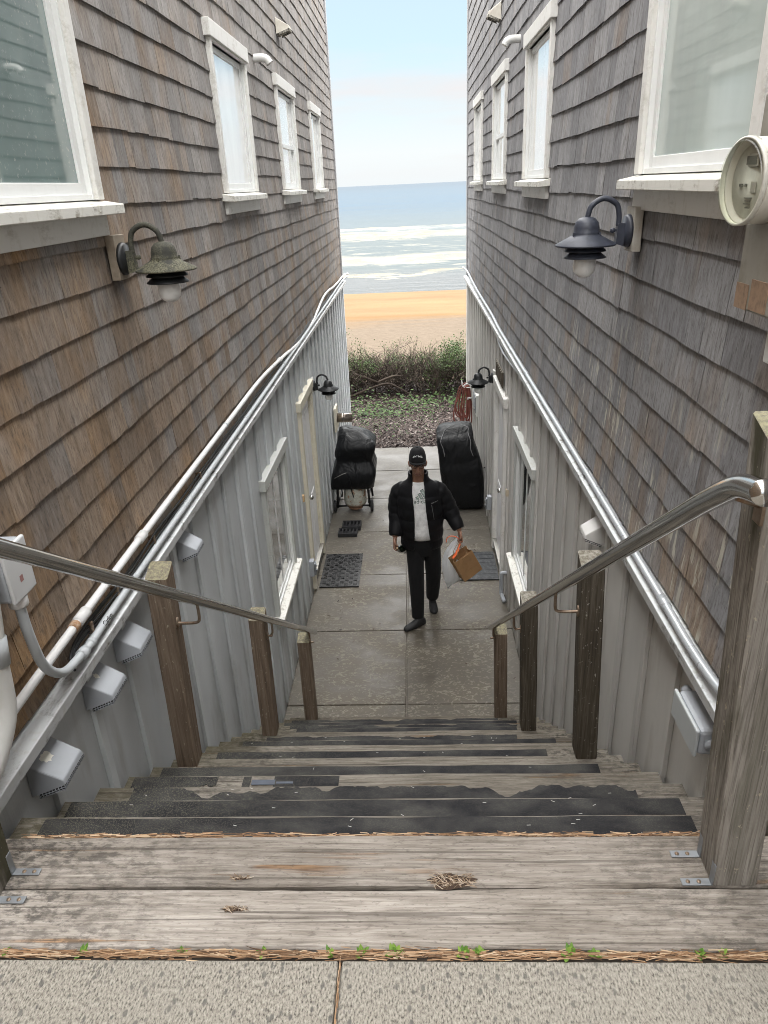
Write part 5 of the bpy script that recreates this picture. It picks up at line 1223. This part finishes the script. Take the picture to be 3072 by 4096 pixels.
    hand((-.236, 6.265, .950), (-.240, 6.240, .868), (.95, -.2, 0), [(.030, .068, (.9, 1.3, .8)), (.010, .076, (.95, 1.3, .8)), (-.010, .071, (1.0, 1.3, .8)), (-.029, .057, (1.05, 1.3, .8))], (1,))
    hand((.385, 6.298, .99), (.397, 6.275, .908), (-.9, -.35, 0), [(.029, .057, (1.3, 1.5, .9)), (.010, .071, (1.25, 1.5, .9)), (-.010, .076, (1.2, 1.5, .9)), (-.030, .068, (1.2, 1.5, .9))], (-1,))
    body = b.build('body', SKIN, P, 0, True); remesh(body, .0042, 3)
    # eyes and brows
    e = MB()
    for s in (-1, 1):
        q = MB(); q.lathe([(0, -.006), (.007, -.0048), (.0105, 0), (.007, .0035), (0, .0042)], (s*.030, hy-.087, 1.655), 12); e.v += [tuple(v) for v in q.v] if False else []
        n = len(e.v); e.v += q.v; e.f += [tuple(i+n for i in f) for f in q.f]; e.r += q.r; e.m += [0]*len(q.f); e.sm += q.sm
        e.mi = 1; e.tube([(s*.030, hy-.0975, 1.653), (s*.030, hy-.0995, 1.6525)], .005, 8); e.mi = 0
    up(e); e.build('eyes', [plain('eye_white', (.55, .52, .48), .3), plain('dark_iris', (.02, .012, .01), .2)], P, 0, True)
    lp = MB(); lp.tube(curve_pts([(-.021, hy-.099, 1.575), (0, hy-.1125, 1.574), (.021, hy-.099, 1.575)], 4), .0045, 8); lp.tube(curve_pts([(-.022, hy-.0985, 1.583), (0, hy-.1115, 1.586), (.022, hy-.0985, 1.583)], 4), .0035, 8); up(lp); lp.build('lips', plain('lip_skin', (.20, .085, .070), .4), P, 0, True)
    hr = MB(); hr.loft([[ (q[0]*1.04, (q[1]-hy)*1.04+hy, q[2]) for q in ell(0, hy+.018, z, .0705, .092, 24)] for z in (1.628, 1.66, 1.69, 1.72)], False); 
    hb = MB()  # close cropped hair behind the ears only
    for z0, z1 in ((1.615, 1.72),):
        ring = lambda z: [(.0725*cos(a), hy+.028+.087*sin(a), z) for a in [radians(d) for d in range(0, 181, 12)]]
        hb.smooth = True; hb.loft([ring(z0), ring((z0+z1)/2), ring(z1)], False, False)
    up(hb); hb.build('hair', plain('short_grey_hair', (.05, .048, .045), .9), P, 0, True)
    g = MB()
    for s in (-1, 1):
        c = (s*.033, hy-.110+.003, 1.652); pts = [(c[0]+.0235*cos(a), c[1]+abs(c[0]+.0235*cos(a))*.16-.004, c[2]+.017*sin(a)) for a in [2*pi*i/20 for i in range(21)]]
        g.tube(pts, .0021, 6, False); g.tube([(s*.056, hy-.104, 1.656), (s*.074, hy-.07, 1.662), (s*.079, hy+.01, 1.668)], .002, 6)
    g.tube([(-.011, hy-.112, 1.658), (0, hy-.116, 1.661), (.011, hy-.112, 1.658)], .002, 6); up(g); gl = g.build('glasses', plain('dark_brown_frames', (.05, .025, .018), .35), P, 0, True)
    # ---- cap with upside-down arched lettering
    c = MB(); n = 28; cy = hy-.014; rings = []
    for t in range(9):
        u = t/8; z = 1.690 + .120*math.sin(u*pi/2); k = math.cos(u*pi/2)**.62
        rings.append([(.0805*k*cos(a), cy - .008*(1-u) - .014*u + (.105 if sin(a) > 0 else .100)*k*sin(a), z - .018*(-sin(a))*k*(1-u)) for a in [2*pi*i/n for i in range(n)]])
    c.smooth = True; c.loft(rings[:-1] + [[(p[0]*.01, cy-.02+(p[1]-cy)*.01, 1.812) for p in rings[0]]]); c.lathe([(0, .004), (.006, .003), (.008, 0), (.0, -.002)], (0, cy-.021, 1.811), 10)
    br = []
    for i in range(15):
        a = radians(200 + 140*i/14); x0, y0 = .0795*cos(a), cy-.008+.099*sin(a); w = sin(pi*i/14); ext = .054*w**.6
        br.append([(x0, y0, 1.680), (x0*1.02, y0-ext, 1.683+.004*w - .010*(abs(x0)/.08)**2), (x0*1.02, y0-ext, 1.688+.004*w - .010*(abs(x0)/.08)**2), (x0, y0, 1.688)])
    c.loft(br); up(c, .034); cap = c.build('cap', CAPM, P, 0, True)
    white = plain('white_stitching', (.78, .78, .78), .7)
    let = 'DALLAS'; 
    for i, ch in enumerate(let):
        u = (i-2.5)/2.5; ax = -u*.036          # runs right to left: the word is worn upside down
        me = text_mesh(ch, .023, 'cap_letter', white, .0004); o = bpy.data.objects.new('cap_letter', me); COL.objects.link(o); o.parent = cap
        zz = 1.788 - .0085*u*u; sh = ax/.0805; uu = math.asin(min(1, (zz-.034-1.690+.014)/.120)); yy = cy - .008*(1-uu/1.57) - .014*uu/1.57 - .100*math.sqrt(max(0, 1-sh*sh))*math.cos(uu)**.62
        o.matrix_local = Matrix.Translation(Vector((ax, yy-.0035, zz))) @ Matrix.Rotation(math.asin(sh)*.9, 4, 'Z') @ Matrix.Rotation(radians(90-26), 4, 'X') @ Matrix.Rotation(pi - u*.38, 4, 'Z')
    # ---- T-shirt
    t = MB(); t.smooth = True
    tz = [(.905, .02, 6.375, .160, .118), (.97, .02, 6.375, .163, .120), (1.10, .015, 6.37, .165, .123), (1.25, .012, 6.365, .172, .126), (1.36, .008, 6.365, .172, .118), (1.44, .006, 6.365, .150, .098), (1.485, .005, 6.36, .095, .082), (1.505, .004, 6.355, .072, .070)]
    t.loft([ell(x, y, z, rx, ry, 32) for z, x, y, rx, ry in tz], False); ts = t.build('t_shirt', SHIRT, P, 0, True)
    so = ts.modifiers.new('thick', 'SOLIDIFY'); so.thickness = .004
    nb = MB(); nb.tube([(.004+.073*cos(a), 6.355+.071*sin(a), 1.505 - .022*max(0, -sin(a))) for a in [2*pi*i/24 for i in range(25)]], .0055, 8, False); nb.build('neckband', SHIRT, ts, 0, True)
    def front(x, z):
        for i in range(len(tz)-1):
            if tz[i][0] <= z <= tz[i+1][0]:
                k = (z-tz[i][0])/(tz[i+1][0]-tz[i][0]); cx_, cy_, rx, ry = [tz[i][j]+(tz[i+1][j]-tz[i][j])*k for j in (1, 2, 3, 4)]
                return cy_ - ry*math.sqrt(max(.05, 1-((x-cx_)/rx)**2)) - .0035
        return 6.24
    INK = plain('dark_green_print', (.045, .085, .07), .8); INKL = plain('pale_green_print', (.50, .56, .52), .8)
    pr = MB()
    def strip(poly, mi, off):
        pr.mi = mi; pr.poly([(x, front(x, z)-off, z) for x, z in poly])
    LX, LZ = .030, 1.352
    for x0, w, h in ((-.050, .030, .018), (-.012, .033, .048), (.028, .036, .080)):
        sl = .55
        def bar(gx, gt):
            a, b2 = x0+gx, x0+w-gx
            k = .36
            w_ = b2-a; return [(LX+a, LZ+gt), (LX+b2, LZ+gt), (LX+b2-(h-gt+w_*.42)*.55, LZ+h-gt+w_*.42), (LX+a-(h-gt)*.55, LZ+h-gt)]
        # bars lean to the left at their top, lower ends on one line
        strip(bar(0, 0), 0, 0); strip(bar(.0035, .0035), 1, .0006); strip(bar(.008, .008), 0, .0012); strip(bar(.0105, .0105), 1, .0018)
    pr.build('printed_logo', [INK, INKL], ts, 0, True)
    for (sz, mt, off) in ((.056, INK, .0005),):
        me = text_mesh('adidas', sz, 'printed_word', mt, .0003)
        vs = [v.co.copy() for v in me.vertices]
        for v, co_ in zip(me.vertices, vs):
            x = LX - .006 + co_.x; z = LZ - .024 + co_.y; v.co = Vector((x, front(x, z)-off-co_.z, z))
        o = bpy.data.objects.new('printed_word', me); COL.objects.link(o); o.parent = ts
    # ---- jacket: open shell with collar, sleeves, quilting
    j = MB(); N = 30
    def ring(z, cx_, cy_, rx, ry, ga, gb, th=.020):
        """ga, gb: x of the two front edges"""
        a0 = math.asin(max(-1, min(1, (gb-cx_)/rx))); a1 = math.asin(max(-1, min(1, (cx_-ga)/rx)))
        s0 = -pi/2 + a0; s1 = 3*pi/2 - a1; o = []
        for i in range(N): a = s0 + (s1-s0)*i/(N-1); o.append((cx_+rx*cos(a), cy_+ry*sin(a), z))
        for i in range(N-1, -1, -1): a = s0 + (s1-s0)*i/(N-1); o.append((cx_+(rx-th)*cos(a), cy_+(ry-th)*sin(a), z))
        return o
    spec = [(.805, .022, 6.38, .198, .142, -.060, .125), (.84, .022, 6.38, .205, .148, -.056, .118), (.92, .020, 6.375, .212, .157, -.052, .108), (1.0, .015, 6.37, .220, .163, -.048, .096), (1.12, .01, 6.37, .226, .167, -.044, .084), (1.25, .006, 6.365, .228, .166, -.046, .070), (1.36, .004, 6.365, .226, .155, -.056, .064), (1.42, .004, 6.365, .205, .135, -.062, .060), (1.47, .003, 6.362, .165, .118, -.060, .060), (1.505, .002, 6.36, .112, .104, -.058, .058), (1.54, .002, 6.358, .098, .104, -.062, .062), (1.585, .002, 6.362, .100, .106, -.07, .07)]
    zs = []; z = .805
    R = []
    M_ = 90
    for i in range(M_+1):
        z = .805 + (1.585-.805)*i/M_
        for q in range(len(spec)-1):
            if spec[q][0] <= z <= spec[q+1][0] + 1e-9:
                k = (z-spec[q][0])/(spec[q+1][0]-spec[q][0]); v = [spec[q][n_]+(spec[q+1][n_]-spec[q][n_])*k for n_ in range(1, 7)]; break
        pf = abs(sin(pi*(z-.78)/.118))**.55 if z < 1.47 else .6
        R.append(ring(z, v[0], v[1], v[2]-.011+.013*pf, v[3]-.011+.013*pf, v[4], v[5]))
    j.loft(R)
    def sleeve(A, rads):
        pts = curve_pts(A, 14); n = len(pts); L_ = 0; rr_ = []
        for i in range(n):
            t = i/(n-1)*(len(rads)-1); k = min(len(rads)-2, int(t)); r0 = rads[k]+(rads[k+1]-rads[k])*(t-k)
            rr_.append(r0*(.93+.09*abs(sin(pi*i/9.3))**.6))
        j.tube(pts, rr_, 20)
    sleeve([(-.120, 6.375, 1.425), (-.176, 6.385, 1.375), (-.208, 6.395, 1.25), (-.213, 6.375, 1.12), (-.236, 6.275, .962)], [.066, .088, .088, .082, .058])
    sleeve([(.125, 6.375, 1.425), (.190, 6.385, 1.375), (.255, 6.40, 1.26), (.310, 6.385, 1.14), (.382, 6.305, 1.005)], [.066, .088, .088, .082, .056])
    jk = j.build('jacket', JACKET, P, 0, True); remesh(jk, .0075, 2)
    zp = MB(); zp.tube([(.120, 6.226, 1.30), (.135, 6.222, 1.21), (.142, 6.222, 1.15)], .003, 6); zp.build('pocket_zip', plain('zip_dull', (.09, .09, .09), .4), jk, 0, True)
    me = text_mesh('Eddie Bauer', .017, 'stitched_word', plain('grey_thread', (.30, .30, .30), .7), .0003); o = bpy.data.objects.new('stitched_word', me); COL.objects.link(o); o.parent = jk; o.location = Vector((.150, 6.233, 1.325)); o.rotation_euler = (radians(84), radians(-8), radians(36))
    # ---- trousers
    q = MB(); q.loft([ell(.025, 6.385, .72, .150, .105), ell(.024, 6.38, .80, .158, .112), ell(.022, 6.38, .90, .155, .110), ell(.02, 6.378, .97, .15, .105)])
    q.tube(curve_pts([(-.050, 6.375, .86), (-.046, 6.345, .70), (-.040, 6.275, .48), (-.036, 6.235, .28), (-.036, 6.215, .075)], 6), [.094-.034*i/24 for i in range(25)], 18)
    q.tube(curve_pts([(.112, 6.385, .86), (.122, 6.39, .70), (.130, 6.42, .48), (.125, 6.475, .28), (.118, 6.525, .125)], 6), [.094-.030*i/24 for i in range(25)], 18)
    tr = q.build('trousers', TROUS, P, 0, True); remesh(tr, .0085, 3)
    # ---- shoes
    def shoe(heel, toe, zh, zt):
        H, T = Vector(heel), Vector(toe); d = (T-H).normalized(); s = d.cross(Vector((0, 0, 1))).normalized(); ln = (T-H).length; k = MB(); rings = []; L2 = []
        for t, hw, h in ((0, .018, .055), (.04, .030, .07), (.15, .037, .088), (.32, .038, .094), (.5, .042, .072), (.7, .047, .054), (.86, .043, .045), (.96, .028, .036), (1.0, .012, .024)):
            c = H + d*ln*t; zb = zh + (zt-zh)*min(1, t/.7); o = []
            for i in range(16):
                a = 2*pi*i/16; o.append(tuple(c + s*hw*cos(a)*(1.0 if sin(a) < .1 else .9) + Vector((0, 0, zb - c.z + (h*(.5+.5*sin(a)) if sin(a) > 0 else .5*h + .5*h*max(-1, sin(a)*2.2))))))
            rings.append(o)
        k.smooth = True; k.loft(rings); so_ = k.build('shoe', SHOEM, P, 0, True); m_ = so_.modifiers.new('s', 'SUBSURF'); m_.levels = m_.render_levels = 1
        kk = MB(); c = H + d*ln*.48
        for i in range(4): cc = H + d*ln*(.36+.07*i); zz = zh + (zt-zh)*.5 + .092 - .009*i; kk.tube([tuple(cc + s*-.024 + Vector((0, 0, zz-.012-cc.z))), tuple(cc + Vector((0, 0, zz-cc.z))), tuple(cc + s*.024 + Vector((0, 0, zz-.012-cc.z)))], .003, 5)
        kk.build('laces', RUBBER, so_, 0, True)
    shoe((.035, 6.225, 0), (-.175, 6.075, 0), .003, .003); shoe((.110, 6.60, 0), (.135, 6.375, 0), .055, .004)
person()
# ---- bottle held by the neck
bo = thing('wine_bottle', (-.20, 6.3, .82), 'dark wine bottle with a pale label held by its neck', 'bottle')
bq = MB(); bq.lathe([(0, 0), (.032, 0), (.037, .006), (.037, .185), (.034, .20), (.020, .225), (.0145, .245), (.0145, .30), (.0155, .302), (.0155, .312), (.013, .314), (0, .314)], (0, 0, 0), 28)
def place(mb, base, top):
    ax = (Vector(top)-Vector(base)).normalized(); q = Vector((0, 0, 1)).rotation_difference(ax); 
    for i, v in enumerate(mb.v): mb.v[i] = tuple(Vector(base) + q @ Vector(v))
B0, B1 = (-.150, 6.456, .712), (-.220, 6.194, .871)
def bglass():
    M = Mat('dark_bottle_glass', .08, 0, .7); M.set('Base Color', (.008, .012, .007)); M.set('Coat Weight', .6); return M.m
place(bq, B0, B1); bq.build('bottle_glass', bglass(), bo, 0, True)
lb = MB(); lb.lathe([(.0374, .02), (.0376, .022), (.0376, .055), (.0374, .057)], (0, 0, 0), 28, False); place(lb, B0, B1); lb.build('label', plain('pale_bottle_label', (.45, .44, .38), .6), bo, 0, True)
ck = MB(); ck.lathe([(.0, .3142), (.0115, .3142), (.0115, .317), (0, .3172)], (0, 0, 0), 16); place(ck, B0, B1); ck.build('cork', plain('cork', (.50, .36, .22), .8), bo, 0, True)
# ---- brown paper bag
KRAFT = paint('kraft_paper', (.36, .205, .095), .8, .12, 12, None, 0, .25)
pb = thing('paper_bag', (.440, 6.24, .66), 'brown paper bag with twisted handles tilted in his hand', 'paper bag'); 
pb.rotation_euler = (Matrix.Rotation(radians(24), 4, 'Z') @ Matrix.Rotation(radians(-27), 4, 'Y')).to_euler()
w, d, h = .108, .060, .132
def bag_shell():
    m = MB(); th = .0015; rr = random.Random(6); rings = []
    for i in range(9):
        z = -h + 2*h*i/8; g = .022*(i/8)
        o = [(-w, -d, z), (-w*.5, -d-.003*sin(i), z), (0, -d-.004*cos(i*1.3), z), (w*.5, -d-.002*sin(i*2), z), (w, -d, z), (w-g, 0, z), (w, d, z), (0, d+.004, z), (-w, d, z), (-w+g, 0, z)]
        rings.append([(x+rr.uniform(-.0015, .0015), y+rr.uniform(-.0015, .0015), zz+(.004*sin(x*40) if i == 8 else 0)) for x, y, zz in o])
    n = len(rings[0]); m.loft(rings, False); m.poly([rings[0][k] for k in range(n)][::-1])
    return m
ob = bag_shell().build('bag_body', KRAFT, pb); so_ = ob.modifiers.new('t', 'SOLIDIFY'); so_.thickness = .002
cr = MB(); cr.box(-w+.004, w-.004, -d-.0062, -d-.0045, -.035, -.033); cr.box(-.02, .058, -d-.0085, -d-.004, .055, h-.003); cr.build('handle_patch', paint('kraft_patch', (.34, .195, .09), .8, .1), pb)
hn = MB()
for s in (-1, 1): hn.tube(curve_pts([(-.045, s*d*.95, h-.03), (-.035, s*d*.7, h+.04), (.030, s*.010, h+.108), (.052, s*.010, h+.106), (.055, s*d*.7, h+.04), (.045, s*d*.95, h-.03)], 5), .0025, 6)
hn.build('handle', paint('kraft_cord', (.40, .25, .13), .8, .1), pb)
# ---- white plastic bag with orange drawstring
def film():
    M = Mat('white_plastic_film', .35, 0, .5); n = M.noise(M.pos((1, 1, .25)), 35.0, 4.0, .6, .8); M.set('Base Color', (.88, .89, .90)); M.set('Alpha', 1.0); M.bump(n, .6, .01)
    t = M.nd.new('ShaderNodeBsdfTranslucent'); t.inputs[0].default_value = (.75, .76, .77, 1); s = M.nd.new('ShaderNodeMixShader'); s.inputs[0].default_value = .25
    M.L.new(M.b.outputs[0], s.inputs[1]); M.L.new(t.outputs[0], s.inputs[2]); M.L.new(s.outputs[0], M.nd['Material Output'].inputs[0]); return M.m
wb = thing('plastic_bag', (.34, 6.34, .6), 'white plastic bag with an orange drawstring hanging behind the paper bag', 'plastic bag')
spec = [(.283, .272, .008, .008), (.33, .285, .03, .025), (.38, .315, .075, .05), (.45, .335, .105, .07), (.53, .335, .115, .08), (.62, .335, .105, .075), (.70, .345, .085, .06), (.78, .365, .055, .04), (.84, .385, .025, .02), (.87, .392, .018, .016)]
rings = []
for i, (z, x, rx, ry) in enumerate([(z+.045, x, rx, ry) for z, x, rx, ry in spec]): rings.append([(x+(rx+.010*sin(5*a+i)*min(1, rx*12))*cos(a), 6.345+(ry+.008*cos(7*a+i*.7)*min(1, ry*12))*sin(a), z+.006*sin(3*a)) for a in [2*pi*k/28 for k in range(28)]])
m = MB(); m.smooth = True; m.loft(dense(rings, 3)); m.build('bag_film', film(), wb, 0, True)
m = MB()
for (x, z, r_) in ((.325, .495, .05), (.37, .515, .05), (.33, .575, .045), (.35, .435, .035)): m.lathe([(0, -r_), (r_*.7, -r_*.75), (r_, 0), (r_*.7, r_*.75), (0, r_)], (x, 6.345, z), 14)
m.build('contents', paint('crumpled_white_paper', (.70, .70, .66), .8, .2), wb, 0, True)
OR = plain('orange_drawstring', (.85, .16, .05), .4)
m = MB(); m.tube(curve_pts([(.392, 6.25, .90), (.375, 6.22, .86), (.345, 6.19, .80), (.318, 6.17, .765), (.335, 6.17, .78), (.375, 6.21, .84)], 5), .011, 8, True, .5); m.tube(curve_pts([(.385, 6.27, .91), (.345, 6.26, .945), (.30, 6.255, .955), (.265, 6.255, .935), (.255, 6.255, .89)], 5), .008, 8, True, .5); m.build('drawstring', OR, wb, 0, True)
